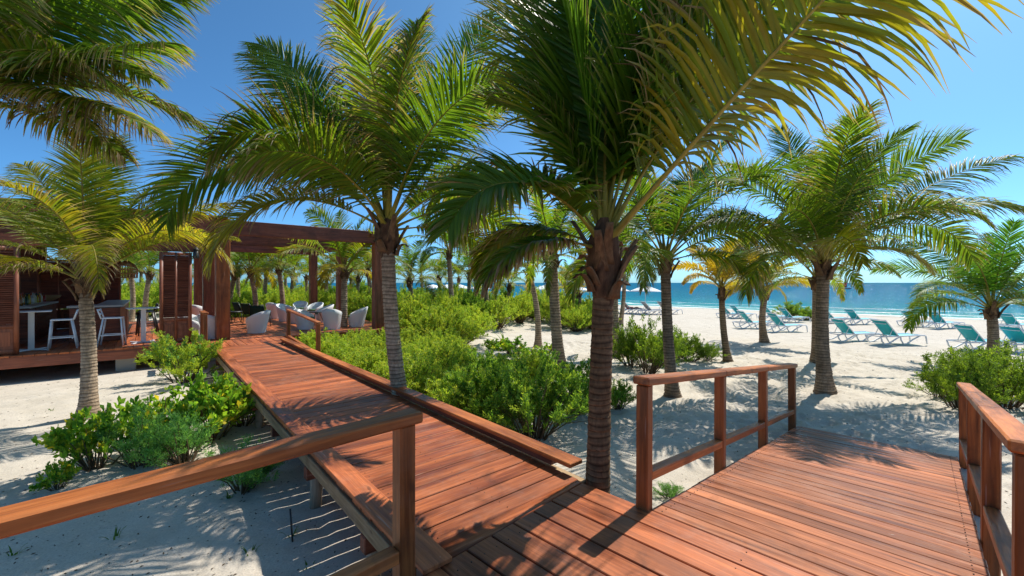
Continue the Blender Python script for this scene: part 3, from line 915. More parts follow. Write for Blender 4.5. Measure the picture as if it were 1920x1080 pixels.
t = thing('lantern', 'small dark lantern hanging beside the centre shutter top', 'lantern', ln, WA)
obj('body', MB().lathe([(0, 0), (.07, 0), (.08, .03), (.06, .26), (0, .27)], 8).mesh('body', M['blackmetal']), t)
obj('cap', MB().lathe([(.09, .26), (.03, .34), (0, .35)], 8).mesh('cap', M['blackmetal']), t)
obj('hook', MB().tube([(0, 0, .34), (0, 0, .55)], .006).mesh('hook', M['blackmetal']), t)

# ------------------------------------------------------------------ palms
GREEN = np.array([.050, .160, .016]); YGREEN = np.array([.25, .33, .02]); YELLOW = np.array([.50, .36, .025]); DRY = np.array([.36, .28, .19]); BROWN = np.array([.13, .08, .045])
def frond_arrays(L, e0, droop, nl=80, ll=.8, w=.034, age=.3, dry=.15, seed=0, segs=5, vang=22, bend=0.0, pet=.17, wind=(0, 0, 0), sag=1.0, fold=1.0, roll=0.0):
    r = np.random.default_rng(seed)
    K = 40
    s = np.linspace(0, 1, K)
    el = R(e0) - R(droop) * s ** 1.55
    az = R(bend) * s ** 1.5
    d = np.stack([np.cos(el) * np.cos(az), np.cos(el) * np.sin(az), np.sin(el)], -1)
    ds = L / (K - 1)
    P = np.concatenate([[[0, 0, 0]], np.cumsum((d[:-1] + d[1:]) / 2 * ds, 0)])
    # leaflets
    n = nl * 2
    side = np.repeat([1.0, -1.0], nl)
    sl = np.tile(pet + (1 - pet) * (np.linspace(0, 1, nl) ** .95), 2) + r.normal(0, .003, n)
    sl = np.clip(sl, 0, .999)
    def at(a): return np.stack([np.interp(sl, s, a[:, k]) for k in range(3)], -1)
    p0 = at(P); T = at(d); T /= np.linalg.norm(T, axis=1)[:, None]
    S = np.stack([-np.sin(np.interp(sl, s, az)), np.cos(np.interp(sl, s, az)), 0 * sl], -1)
    U = np.cross(T, S)
    ro = R(roll) * np.clip((sl - .1) / .5, 0, 1)
    S, U = np.cos(ro)[:, None] * S + np.sin(ro)[:, None] * U, -np.sin(ro)[:, None] * S + np.cos(ro)[:, None] * U
    tt = (sl - pet) / (1 - pet)
    alpha = R(72) - R(42) * tt ** 1.4 + r.normal(0, R(3.5), n)
    va = R(vang) * (1 - .6 * tt) + r.normal(0, R(5), n)
    D = np.cos(alpha)[:, None] * T + np.sin(alpha)[:, None] * (np.cos(va)[:, None] * S * side[:, None] + np.sin(va)[:, None] * U)
    prof = np.interp(tt, [0, .12, .35, .7, .92, 1], [.45, .85, 1, .82, .5, .34])
    ln = ll * prof * r.uniform(.88, 1.08, n)
    age_l = np.clip(age + r.normal(0, .07, n) + .10 * tt, 0, 1)
    dryl = np.clip(.75 * dry * r.gamma(2.0, .5, n), 0, .95)
    kink = np.where(r.random(n) < .12 + dry * .35, r.uniform(1.0, 3.0, n), 0)
    g = np.array([0, 0, -1.0]) + np.array(wind)
    qs = np.linspace(0, 1, segs + 1)
    pts = [p0]
    cur = p0.copy()
    dirs = []
    sagv = sag * r.uniform(.55, 1.25, n) * (.9 + .9 * age_l)
    for k in range(segs):
        q = (k + .6) / segs
        dd = D + g[None] * (sagv * q ** 1.6)[:, None] + g[None] * (kink * max(0, q - .45))[:, None]
        dd /= np.linalg.norm(dd, axis=1)[:, None]
        dirs.append(dd)
        cur = cur + dd * (ln / segs)[:, None]
        pts.append(cur)
    dirs.append(dirs[-1])
    pts = np.stack(pts, 1); dirs = np.stack(dirs, 1)
    tw = r.normal(0, R(12), n)
    W = T[:, None] - (T[:, None] * dirs).sum(-1, keepdims=True) * dirs
    W /= np.linalg.norm(W, axis=-1, keepdims=True) + 1e-9
    Nn = np.cross(dirs, W)
    W = np.cos(tw)[:, None, None] * W + np.sin(tw)[:, None, None] * Nn
    Nn = np.cross(dirs, W)
    wp = np.interp(qs, [0, .12, .4, .8, 1], [.55, 1, .95, .55, .06])
    hw = (w / 2) * wp[None, :] * (.75 + .25 * prof)[:, None]
    hw = hw * np.where(dryl[:, None] > (1 - qs[None, :]) , .6, 1)
    ed = Nn * (hw * .55 * fold)[:, :, None]
    A = pts - W * hw[:, :, None] + ed; B = pts + W * hw[:, :, None] + ed
    m = segs + 1
    V = np.stack([A, pts, B], 2).reshape(-1, 3)                       # n,m,3 -> verts
    base = (np.arange(n) * m * 3)[:, None, None]
    kk = (np.arange(segs) * 3)[None, :, None]
    q1 = base + kk + np.array([0, 1, 4, 3])[None, None]
    q2 = base + kk + np.array([1, 2, 5, 4])[None, None]
    Q = np.concatenate([q1.reshape(-1, 4), q2.reshape(-1, 4)])
    col = GREEN[None] * (1 - age_l)[:, None] + YGREEN[None] * age_l[:, None]
    yel = np.clip((age_l - .62) * 2.6, 0, 1)[:, None]
    col = col * (1 - yel) + YELLOW[None] * yel
    col = np.repeat(col[:, None], m, 1)
    dm = np.clip((qs[None, :] - (1 - dryl[:, None])) * 6 + .5, 0, 1)
    dm = np.where(dryl[:, None] < .04, 0, dm)
    ye2 = np.clip((qs[None, :] - (1 - dryl[:, None] * 2.0)) * 3, 0, 1) * .5
    col = col * (1 - ye2[..., None]) + YELLOW * .7 * ye2[..., None]
    dc = np.where((r.random(n) < .6)[:, None], DRY[None], BROWN[None])[:, None]
    col = col * (1 - dm[..., None]) + dc * dm[..., None]
    col = np.repeat(col, 3, 1).reshape(-1, 3) * r.uniform(.85, 1.15, (n, 1)).repeat(m * 3, 0).reshape(-1, 1)
    # rachis
    rw = np.interp(s, [0, .04, .15, .5, 1], [.075, .05, .030, .017, .004]) * (L / 3.6) ** .5
    Sx = np.stack([-np.sin(az), np.cos(az), 0 * s], -1); Ux = np.cross(d, Sx)
    an = np.arange(6) / 6 * 2 * np.pi
    rv = P[:, None] + rw[:, None, None] * (np.cos(an)[None, :, None] * Sx[:, None] + .55 * np.sin(an)[None, :, None] * Ux[:, None])
    i = np.arange(K - 1)[:, None] * 6; j = np.arange(6)[None]; j2 = (j + 1) % 6
    rq = np.stack([i + j, i + j2, i + 6 + j2, i + 6 + j], -1).reshape(-1, 4)
    rc = np.array([.26, .235, .035]) * (1 - .45 * age) + np.array([.36, .25, .05]) * .45 * age
    rc = rc[None] * np.interp(s, [0, .5, 1], [1.0, .9, .75])[:, None]
    rcol = np.repeat(rc, 6, 0)
    return V, Q, col, rv.reshape(-1, 3), rq, rcol
_fc = {}
def frond_pair(**kw):
    key = tuple(sorted(kw.items()))
    if key not in _fc:
        V, Q, c, rv, rq, rc = frond_arrays(**kw)
        _fc[key] = (mesh_np('frond', V, Q, [M['palm']], col=c), mesh_np('leaf_stalk', rv, rq, [M['stalk']], col=rc, smooth=True))
    return _fc[key]
def trunk_mesh(base, top, r0, r1, seed=0, lean=.15, ring=.055, sides=14, flare=1.75, dark=0.0):
    r = np.random.default_rng(seed)
    base = np.array(base, float); top = np.array(top, float)
    H = np.linalg.norm(top - base)
    nr = max(8, int(H / ring)); sub = 4
    t = np.linspace(0, 1, nr * sub + 1)
    ctl = np.array([lean * math.cos(seed * 1.7), lean * math.sin(seed * 1.7), 0])
    c = base + (top - base) * t[:, None] + ctl * (np.sin(np.pi * t))[:, None]
    rad = r0 + (r1 - r0) * t ** .7 + r0 * (flare - 1) * np.exp(-t * H / .27)
    phs = (np.arange(len(t)) % sub) / sub
    jig = r.normal(0, .012, nr + 1)[(np.arange(len(t)) // sub)]
    rad = rad * (1 + jig - .050 * phs + .02 * (phs == 0))
    an = np.arange(sides) / sides * 2 * np.pi
    wob = 1 + .018 * r.normal(size=(len(t), sides))
    tiltz = .012 * np.sin(an[None] + r.uniform(0, 6.28, nr + 1)[(np.arange(len(t)) // sub)][:, None])
    x = c[:, 0:1] + rad[:, None] * wob * np.cos(an); y = c[:, 1:2] + rad[:, None] * wob * np.sin(an); z = c[:, 2:3] + tiltz
    V = np.stack([x, y, z], -1)
    i = np.arange(len(t) - 1)[:, None] * sides; j = np.arange(sides)[None]; j2 = (j + 1) % sides
    Q = np.stack([i + j, i + j2, i + sides + j2, i + sides + j], -1).reshape(-1, 4)
    base_c = np.array([.40, .295, .20]) * (1 - dark) + np.array([.175, .108, .056]) * dark
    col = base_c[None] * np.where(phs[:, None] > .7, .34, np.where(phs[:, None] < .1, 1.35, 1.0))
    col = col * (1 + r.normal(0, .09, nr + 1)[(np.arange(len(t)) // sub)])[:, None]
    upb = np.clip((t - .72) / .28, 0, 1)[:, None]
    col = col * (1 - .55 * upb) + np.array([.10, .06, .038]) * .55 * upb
    col = np.repeat(col[:, None], sides, 1)
    blot = vnoise(np.arange(sides)[None] * .9 + 0 * t[:, None], (t * nr)[:, None] * .45 + 0 * an[None], seed % 97)
    col = col * (1 - .35 * np.clip(blot - .15, 0, 1))[..., None]
    return mesh_np('trunk', V.reshape(-1, 3), Q, [M['trunk']], col=col.reshape(-1, 3))
_sheath = {}
def sheath_mesh(seed):
    if seed in _sheath: return _sheath[seed]
    r = np.random.default_rng(seed)
    n, k = 20, 14
    an = np.arange(n) / n * 2 * np.pi
    f = np.linspace(0, 1, k)
    rad = np.interp(f, [0, .15, .45, .75, 1], [.70, .86, 1.16, 1.10, .40])
    rr = rad[:, None] * (1 + .16 * r.normal(size=(1, n)) * np.sin(f * 3)[:, None] + .05 * r.normal(size=(k, n)))
    V = np.stack([rr * np.cos(an), rr * np.sin(an), np.repeat(f[:, None], n, 1)], -1)
    i = np.arange(k - 1)[:, None] * n; j = np.arange(n)[None]; j2 = (j + 1) % n
    Q = np.stack([i + j, i + j2, i + n + j2, i + n + j], -1).reshape(-1, 4)
    col = np.array([.115, .062, .034])[None, None] * (1 + .3 * r.normal(size=(k, n, 1))).clip(.3, 1.9)
    _sheath[seed] = mesh_np('fibre_sheath', V.reshape(-1, 3), Q, [M['trunk']], col=col.reshape(-1, 3))
    return _sheath[seed]
def stub_mesh(seed):
    key = ('stub', seed)
    if key in _sheath: return _sheath[key]
    r = np.random.default_rng(seed)
    g = []
    for f in np.linspace(0, 1, 6):
        w = np.interp(f, [0, .3, 1], [.07, .045, .028]); x = .02 + .14 * f ** 1.5 + .03 * f; z = .34 * f - .22 * f ** 3 * (seed % 2)
        g.append([(x - .02 * (1 - abs(q)), q * w, z) for q in (-1, 0, 1)])
    V = MB().sheet(np.array(g), (-.018, 0, .006))
    nv = sum(len(a) for a in V.v)
    c = np.array([.16, .095, .05]) * r.uniform(.6, 1.5, (nv, 1))
    _sheath[key] = V.mesh('stub', M['trunk'], col=c)
    return _sheath[key]
def crown_spec(seed, n, L, e_hi=80, e_lo=5, age=.3, dry=.15):
    r = random.Random(seed)
    out = []
    for i in range(n):
        f = i / (n - 1)
        out.append((seed * 41 + i * 137.5 + r.uniform(-14, 14), e_hi + (e_lo - e_hi) * f ** 1.1 + r.uniform(-6, 6), 38 + 62 * f + r.uniform(-12, 14), L * (.82 + .25 * math.sin(math.pi * min(1, f * 1.1 + .1))) * r.uniform(.93, 1.05), min(1, max(0, age + .35 * (f - .4) + r.uniform(-.1, .1))), dry * (.5 + 1.3 * f)))
    return out
def palm(label, x, y, heart_z, r0, crown, seed, lean=.1, tilt=(0, 0), nl=80, ll=.8, w=.036, near=True, group=None, dark=0.0, zb=None, sag=1.0, sheath=1.0, stubs=5, segs=5, ring=.055, sh_h=.42, bendk=14, rollk=1.0):
    z0 = (zg(x, y) if zb is None else zb) - .06
    t = thing('palm_tree', label, 'palm tree', (x, y, z0), 0, group)
    H = heart_z - z0
    bx, by = tilt
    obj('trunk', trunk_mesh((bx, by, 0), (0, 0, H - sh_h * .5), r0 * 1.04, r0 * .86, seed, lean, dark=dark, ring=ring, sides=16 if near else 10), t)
    sr = r0 * .9 * sheath
    obj('fibre_sheath', sheath_mesh(seed % 3), t, (0, 0, H - sh_h * 1.05), (0, 0, seed), (sr, sr, sh_h * 1.4))
    for k in range(stubs):
        a = seed + k * 2.4
        obj('leaf_base', stub_mesh(k % 2), t, (sr * .95 * math.cos(a), sr * .95 * math.sin(a), H - sh_h * (.95 - .11 * (k % 7))), (0, 0, a), r0 / .11)
    for i, spec in enumerate(crown):
        az, e0, dr, L, age, dry = spec[:6]
        hi = min(1.0, max(0.0, (e0 - 10) / 70))
        off = sr * (.8 - .65 * hi)
        p = (off * math.cos(R(az)), off * math.sin(R(az)), H - sh_h * .15 + sh_h * .30 * hi)
        if near:
            kw = dict(L=round(L, 2), e0=round(e0, 1), droop=round(dr, 1), nl=nl, ll=round(ll * min(1.0, max(.36, (L / 3.0) ** 1.3)), 3), w=w, age=round(age, 2), dry=round(dry, 2), seed=seed * 100 + i, sag=round(sag * (.22 + .75 * (1 - hi) ** 1.2 + .25 * dry), 2), segs=segs, bend=round(bendk * math.sin(seed * 3.1 + i * 2.3), 1), roll=spec[6] if len(spec) > 6 else round(rollk * 52 * math.sin(seed * 1.3 + i * 2.9) * (1 if e0 < 78 else .4), 1), vang=round(20 + 14 * math.sin(i * 1.9 + seed), 1))
            a, b = frond_pair(**kw)
            f = obj('frond', a, t, p, (0, 0, R(az)))
            obj('leaf_stalk', b, f)
        else:
            e0q = round(e0 / 12) * 12; drq = round(dr / 20) * 20; aq = round(age * 4) / 4
            a, b = frond_pair(L=2.4, e0=e0q, droop=drq, nl=nl, ll=ll, w=w, age=aq, dry=round(dry * 4) / 4, seed=int(e0q * 7 + drq + (i % 2) * 1000), segs=4, sag=round(sag * (.3 + .7 * (1 - hi)), 1), fold=.6, roll=((i % 2) * 2 - 1) * 30.0)
            f = obj('frond', a, t, p, (0, 0, R(az)), L / 2.4)
            obj('leaf_stalk', b, f)
    return t

# the big palm at the corner of landing and ramp
palm('large foreground palm with broad shading crown at the corner of landing and ramp', .815, 3.755, 2.10, .108, [
    (-40, 45, 8, 4.0, .74, .30, -68), (96, 83, 12, 2.9, .20, .08), (122, 72, 8, 3.0, .66, .12, 0), (158, 58, 112, 1.55, .30, .5, -30),
    (218, 40, 104, 1.75, .28, .22, -35), (6, 68, 26, 3.3, .42, .22, -55), (62, 72, 36, 2.7, .25, .12), (150, 70, 50, 1.9, .3, .2),
    (196, 14, 80, 1.15, .35, .6), (-16, 62, 34, 3.2, .5, .3, -50), (62, 88, 10, 2.5, .12, .03), (150, 84, 12, 2.6, .2, .06), (14, 81, 16, 2.7, .2, .08), (110, 78, 20, 2.5, .3, .1), (350, 76, 22, 2.8, .3, .1), (160, 26, 96, 1.35, .32, .35)],
    1, lean=.015, tilt=(-.075, -.012), nl=132, ll=1.16, w=.037, dark=1.0, sheath=1.2, stubs=14, segs=6, sh_h=.55, zb=-.72, bendk=3, rollk=.45)
palm('tall palm with wide tousled crown beside the walkway middle', -1.95, 6.65, 2.62, .122, [c for c in crown_spec(31, 5, 2.9, 72, 30, .3, .25) if not 60 < c[0] % 360 < 170] + [
    (166, 60, 26, 3.9, .24, .22, -62), (176, 46, 76, 3.3, .45, .35, -35), (203, 46, 128, 3.4, .25, .22), (190, 30, 112, 3.0, .66, .30),
    (140, 80, 24, 3.8, .22, .10), (70, 84, 22, 3.8, .28, .12), (275, 82, 66, 3.0, .48, .45), (18, 70, 14, 3.9, .18, .06, 60), (2, 58, 22, 3.4, .22, .18, 62),
    (338, 34, 62, 2.4, .3, .3), (25, 12, 70, 2.0, .5, .55), (232, 58, 118, 2.9, .30, .4), (45, 46, 80, 2.8, .3, .3), (290, 66, 50, 2.9, .4, .5), (180, 70, 40, 3.6, .2, .15)],
    2, lean=.06, tilt=(.30, -.02), nl=128, ll=.92, w=.029, dark=.0, sheath=1.25, stubs=9, sh_h=.5)
palm('palm whose trunk is cut off by the left edge, crown hanging in', -6.75, 4.95, 3.95, .11, [
    (8, 36, 10, 3.1, .30, .25), (-6, 14, 22, 3.2, .28, .35), (-16, 24, 66, 2.6, .35, .6), (22, 48, 32, 3.4, .25, .15), (-2, 6, 40, 2.7, .42, .8),
    (-30, 38, 60, 2.5, .35, .4), (40, 60, 40, 3.4, .25, .1), (120, 60, 50, 3.4, .25, .1), (200, 50, 60, 3.3, .3, .2), (280, 50, 70, 3.2, .3, .2), (-20, 62, 52, 3.3, .2, .15), (160, 25, 80, 3, .4, .4), (10, -4, 36, 2.1, .45, .9), (75, 82, 20, 3.2, .15, .05), (2, 26, 56, 2.6, .3, .4), (-8, 36, 30, 3.0, .25, .2, -40), (16, 20, 50, 2.6, .4, .6), (-4, 12, 64, 2.3, .45, .9)],
    3, lean=.1, nl=120, ll=.92, w=.030, dark=.2)
palm('young yellow-green palm standing on the sand in front of the bar', -7.55, 7.5, 1.80, .112, [
    (2, 50, 116, 3.0, .72, .40), (318, 46, 136, 2.3, .62, .8), (268, 80, 122, 2.5, .70, .65), (105, 80, 22, 2.9, .60, .05), (58, 60, 10, 2.8, .64, .10),
    (128, 66, 20, 3.0, .62, .08), (176, 50, 48, 2.9, .62, .15), (186, 28, 74, 2.7, .76, .3), (226, 46, 126, 2.3, .66, .7), (20, 40, 50, 2.4, .64, .2), (152, 46, 50, 2.8, .68, .12), (85, 66, 36, 2.8, .62, .1), (250, 30, 120, 1.6, .6, .9), (40, 52, 40, 2.6, .7, .3), (300, 88, 16, 2.5, .66, .02), (160, 62, 34, 2.9, .66, .1)],
    4, lean=.03, tilt=(.05, 0), nl=100, ll=.76, w=.026, stubs=6, rollk=.6, bendk=6)
palm('tall leaning-crowned palm on the beach just past the ramp end', 6.80, 9.25, 2.18, .135, crown_spec(33, 6, 3.3, 70, 30, .35, .25) + [
    (2, 42, 30, 4.5, .40, .42, 40), (22, 50, 40, 4.2, .35, .25, 45), (348, 44, 112, 3.3, .42, .3), (40, 64, 40, 3.8, .3, .12), (95, 80, 26, 3.5, .22, .06), (150, 64, 60, 3.5, .28, .15),
    (182, 44, 84, 3.4, .35, .25), (200, 20, 90, 2.8, .45, .45), (250, 74, 60, 3.2, .35, .35), (300, 52, 100, 2.8, .4, .45), (70, 40, 70, 3.2, .35, .2), (120, 30, 90, 2.9, .4, .4), (10, 22, 60, 3.0, .5, .5), (270, 84, 36, 3.1, .35, .55), (222, 50, 100, 3.0, .45, .3), (330, 66, 50, 3.3, .3, .2)],
    5, lean=.05, tilt=(-.03, -.1), nl=112, ll=.88, w=.029, stubs=7, dark=.45)
palm('palm with green arching crown standing between the big palm and ramp railing', 3.22, 8.9, 2.22, .115, crown_spec(62, 15, 2.9, 82, 14, .30, .22) + [(8, 44, 88, 3.0, .3, .3)], 6, lean=.06, tilt=(.16, 0), nl=104, ll=.84, w=.029, stubs=7, dark=.6)
palm('compact green palm at the right edge growing behind the leafy bush', 14.6, 12.9, .95, .14, crown_spec(73, 17, 3.0, 82, 24, .18, .14), 7, lean=.03, nl=78, ll=.78, w=.036, stubs=5, dark=.3)

def palm_uv(label, u, Y, hv, r0, L, seed, n=12, age=.3, dry=.2, near=False, e_lo=8, lean=.12, tilt=(0, 0), group='palms along the beach and behind the pavilion', nl=44, ll=.62, w=.042, **kw):
    x = px(u, Y)
    hz = CAM_Z - (hv - 530) / FPX * Y
    return palm(label, x, Y, hz, r0, crown_spec(seed, n, L, 80, e_lo, age, dry), seed, lean=lean, tilt=tilt, near=near, group=group, nl=nl, ll=ll, w=w, stubs=kw.pop('stubs', 3), ring=.075, **kw)
palm_uv('slim palm right behind the leaning beach palm, trunks overlapping', 1531, 13.2, 520, .125, 2.6, 8, 13, .35, .3, near=True, nl=50, dark=.4)
palm_uv('palm trunk half hidden behind the big foreground palm', 1154, 14.0, 492, .17, 2.5, 9, 12, .3, .3, near=True, nl=50, tilt=(.12, 0))
palm_uv('ringed grey palm between the bushes and the big foreground palm', 1036, 11.6, 478, .155, 2.5, 10, 13, .3, .3, near=True, nl=54, tilt=(.2, 0), dark=.15)
palm_uv('slender palm curving at its foot beside the open sand patch', 994, 16.2, 508, .115, 2.3, 11, 12, .3, .3, near=True, nl=48, tilt=(.30, 0))
palm_uv('small golden-yellow palm on open sand before the turquoise loungers', 1353, 13.8, 540, .105, 1.9, 12, 14, .92, .12, near=True, nl=62, ll=.72, tilt=(.22, 0), w=.034, lean=.1, e_lo=36, dark=.5)
palm_uv('olive-yellow palm with bright stalks in the middle of the loungers', 1434, 18.3, 546, .14, 2.4, 13, 14, .72, .2, near=True, nl=60, ll=.8, e_lo=22, dark=.4)
palm_uv('young palm with a golden frond reaching over the tub chairs', 646, 16.6, 508, .13, 3.0, 14, 13, .58, .25, near=True, nl=56, ll=.72, e_lo=18)
palm_uv('palm left of the taller one, against the bushes and sea', 768, 21.5, 524, .13, 2.6, 15, 12, .4, .35, near=True, nl=44)
palm_uv('taller dark green palm with upright crown near the sea view', 842, 20.5, 472, .13, 2.6, 16, 13, .18, .2, near=True, nl=48, tilt=(.3, 0))
bgp = [
    (822, 27, 520, 1.9, .4), (880, 26, 512, 2.3, .3), (905, 23, 505, 2.2, .3), (955, 26, 535, 2.0, .5), (1085, 26, 550, 2.2, .8), (1066, 30, 535, 2.2, .35), (690, 24, 505, 2.4, .4), (700, 30, 512, 2.4, .4),
    (672, 27, 520, 2.2, .35), (725, 33, 515, 2.4, .35), (790, 36, 518, 2.4, .35), (550, 27, 512, 2.3, .45), (523, 22.5, 500, 2.4, .5), (500, 26, 508, 2.4, .45), (470, 21.8, 505, 2.4, .45), (440, 22.5, 510, 2.5, .4),
    (446, 27, 502, 2.4, .4), (483, 34, 515, 2.4, .4), (535, 36, 512, 2.3, .35), (575, 33, 518, 2.3, .4), (612, 36, 516, 2.3, .4), (640, 31, 512, 2.3, .35), (658, 40, 520, 2.3, .35), (410, 30, 500, 2.4, .4), (385, 38, 508, 2.4, .4),
    (205, 26, 498, 2.4, .45), (222, 33, 505, 2.4, .4), (245, 24, 508, 2.2, .45), (280, 23, 512, 2.4, .35), (178, 30, 500, 2.5, .4), (265, 36, 505, 2.4, .4), (1170, 24.5, 500, 2.4, .3), (860, 38, 522, 2.2, .35)]
ORD = ['leftmost', 'second from left', 'third from left', 'fourth from left', 'fifth from left', 'sixth from left', 'seventh from left', 'eighth from left', 'ninth from left', 'tenth from left', 'eleventh from left', 'rightmost']
def bg_zone(u):
    if u < 300: return 'distant palm seen through the open bar'
    if u < 430: return 'distant palm seen between the dark pavilion posts'
    if u < 600: return 'slim palm in the grove behind the pavilion deck'
    if u < 750: return 'slim palm in the grove right of the pavilion posts'
    return 'small palm in the dune scrub before the sea'
bgp.sort()
zc = {}
for k, (u, Y, hv, L, age) in enumerate(bgp):
    zn = bg_zone(u); i = zc.get(zn, 0); zc[zn] = i + 1
    palm_uv(zn + ', ' + ORD[i], u, Y, hv, .13, L, 20 + k, 11, age, .25, tilt=(.25 * math.sin(k * 2.1), 0), nl=46)

# ------------------------------------------------------------------ shrubs
def shrub_mesh(name, seed, n_leaf, rx, h, ll, lw, cols, stems=26, up=.55, spread=1.0, droop=.0, clump=.05, dead=.0, tipbias=.55):
    r = np.random.default_rng(seed)
    # stems fan out from the base to an uneven dome
    a = r.uniform(0, 2 * np.pi, stems); q = np.sqrt(r.uniform(.02, 1, stems))
    ex, ey = rx * q * np.cos(a), rx * q * np.sin(a)
    ez = h * np.sqrt(np.clip(1.04 - q ** 2 * .98, .02, 1)) * r.uniform(.7, 1.12, stems) + .04
    E = np.stack([ex, ey, ez], -1)
    B = np.stack([ex * .18, ey * .18, 0 * ez], -1) + r.normal(0, .03, (stems, 3)) * [1, 1, 0]
    # twigs
    nt_ = stems * 9
    sk = r.integers(0, stems, nt_); tt = r.uniform(.12, 1.0, nt_) ** .75
    P0 = B[sk] + (E[sk] - B[sk]) * tt[:, None]
    P0[:, 2] += .10 * h * np.sin(np.pi * tt)
    td = (E[sk] - B[sk]); td /= np.linalg.norm(td, axis=1)[:, None]
    td = td + r.normal(0, .55, (nt_, 3)) * spread + np.array([0, 0, up]); td /= np.linalg.norm(td, axis=1)[:, None]
    tl = r.uniform(.10, .26, nt_) * (rx / .8) ** .5
    # leaves along twigs
    k = r.integers(0, nt_, n_leaf); f = r.uniform(0, 1, n_leaf) ** tipbias
    C = P0[k] + td[k] * (tl[k] * f)[:, None] + r.normal(0, clump * .25, (n_leaf, 3))
    C[:, 2] = np.maximum(C[:, 2], .015)
    d = td[k] * .75 + r.normal(0, .62, (n_leaf, 3)) + np.array([0, 0, .25]); d /= np.linalg.norm(d, axis=1)[:, None]
    w = np.cross(d, r.normal(0, 1, (n_leaf, 3))); w /= np.linalg.norm(w, axis=1)[:, None] + 1e-9
    sc_ = r.uniform(.6, 1.25, n_leaf)[:, None]
    nn = np.cross(d, w)
    V = np.stack([C, C + d * ll * .6 * sc_ + w * lw * .5 * sc_ + nn * lw * .18 * sc_, C + d * ll * sc_, C + d * ll * .6 * sc_ - w * lw * .5 * sc_ + nn * lw * .18 * sc_], 1).reshape(-1, 3)
    Q = np.arange(n_leaf * 4).reshape(-1, 4)
    cols = np.array([c[:3] for c in cols]); wts = None
    tw = r.random(nt_)
    ci = np.clip((tw[k] * .7 + r.random(n_leaf) * .3) * len(cols), 0, len(cols) - 1e-3).astype(int)
    lc = cols[ci] * r.uniform(.75, 1.25, (n_leaf, 1)) * 1.3
    fol = mesh_np(name, V, Q, [M['shrub']], col=np.repeat(lc, 4, 0))
    mb = MB()
    for i in range(stems):
        mid = (B[i] + E[i]) / 2 + np.array([0, 0, .10 * h])
        mb.tube([B[i], mid, E[i] * .97], [.012, .008, .003], 4, close=True)
    st = mb.mesh(name + '_stems', M['twig'])
    return fol, st
BRIGHT = [(.15, .25, .035), (.21, .32, .04), (.27, .37, .05), (.31, .40, .055), (.38, .41, .055), (.19, .31, .05)]
MIDG = [(.075, .17, .03), (.10, .21, .035), (.14, .26, .04), (.18, .30, .045), (.12, .23, .045)]
BROAD = [(.07, .18, .025), (.11, .25, .03), (.16, .31, .035), (.22, .37, .04), (.32, .40, .04), (.55, .45, .04)]
FEATH = [(.09, .22, .06), (.12, .28, .08), (.15, .31, .085), (.08, .19, .06)]
SIL = [(.20, .28, .22), (.27, .35, .27), (.16, .24, .17)]
SH = {}
for i in range(4): SH['bright%d' % i] = shrub_mesh('scrub_foliage', 50 + i, 22000, .85, .95, .052, .0145, BRIGHT, 60, up=.8, clump=.04)
for i in range(2): SH['mid%d' % i] = shrub_mesh('leafy_foliage', 60 + i, 19000, .85, .95, .06, .017, MIDG + BRIGHT[1:4], 56, up=.75, clump=.04)
for i in range(2): SH['broad%d' % i] = shrub_mesh('broadleaf_foliage', 70 + i, 1900, .65, .72, .105, .055, BROAD, 30, up=.9, clump=.03, tipbias=.28)
SH['feather0'] = shrub_mesh('feathery_foliage', 75, 9500, .55, .62, .05, .009, FEATH, 36, up=.7, clump=.05)
SH['feather1'] = shrub_mesh('feathery_bright_foliage', 76, 15000, .75, .8, .05, .013, [(.24, .36, .04), (.31, .42, .045), (.37, .45, .05), (.30, .40, .05)] + FEATH[1:3], 26, up=.4, clump=.06)
SH['silver0'] = shrub_mesh('silvery_foliage', 77, 4000, .7, .7, .06, .022, SIL, 22)
SH['olive0'] = shrub_mesh('olive_foliage', 78, 13000, .85, .95, .046, .018, [(.08, .15, .022), (.12, .20, .026), (.16, .25, .03), (.21, .285, .035)], 34, up=.35, clump=.08)
SH['olive1'] = shrub_mesh('olive_foliage', 79, 11500, .85, .85, .046, .018, [(.08, .15, .022), (.12, .20, .026), (.16, .25, .03), (.21, .285, .035)], 36, up=.35, clump=.08)
def shrub(kind, x, y, label, group=None, s=1.0, sz=None, rz=None, z=None, tilt=0.0):
    t = thing('shrub', label, 'shrub', (x, y, (zg(x, y) if z is None else z) - .02), rz if rz is not None else random.uniform(0, 6.28), group)
    f, st = SH[kind]
    sz = s if sz is None else sz
    obj('foliage', f, t, scale=(s, s, sz)); obj('stems', st, t, scale=(s, s, sz))
    return t
# single bushes
shrub('feather1', -7.7, 9.9, 'bright feathery bush leaning out in front of the pavilion corner', s=1.25, sz=1.25, rz=1.0)
x, y, z = ground_at(330, 850)
leafy = 'low leafy shrubs left of the walkway'
for u, v, kd, s, sz, lab in [
        (180, 880, 'broad0', .75, .85, 'broad-leaved plant at the left end of the low bushes by the railing'),
        (262, 872, 'feather0', 1.0, .95, 'feathery green bush in the middle of the low bushes by the railing'),
        (300, 838, 'broad1', .95, .95, 'broad-leaved bush with yellow leaves behind the feathery one'),
        (392, 826, 'broad0', 1.0, 1.08, 'tallest broad-leaved bush with yellow leaves close to the walkway'),
        (345, 868, 'feather0', .95, .85, 'feathery bush low against the long handrail'),
        (455, 800, 'broad1', .75, .8, 'small shaded leafy bush under the walkway edge'),
        (455, 918, 'feather0', .78, .72, 'small feathery bush seen below the long handrail'),
        (108, 915, 'broad1', .28, .4, 'tiny leafy sprout left of the low bushes')]:
    x, y, z = ground_at(u, v)
    shrub(kd, x, y, lab, leafy, s, sz)
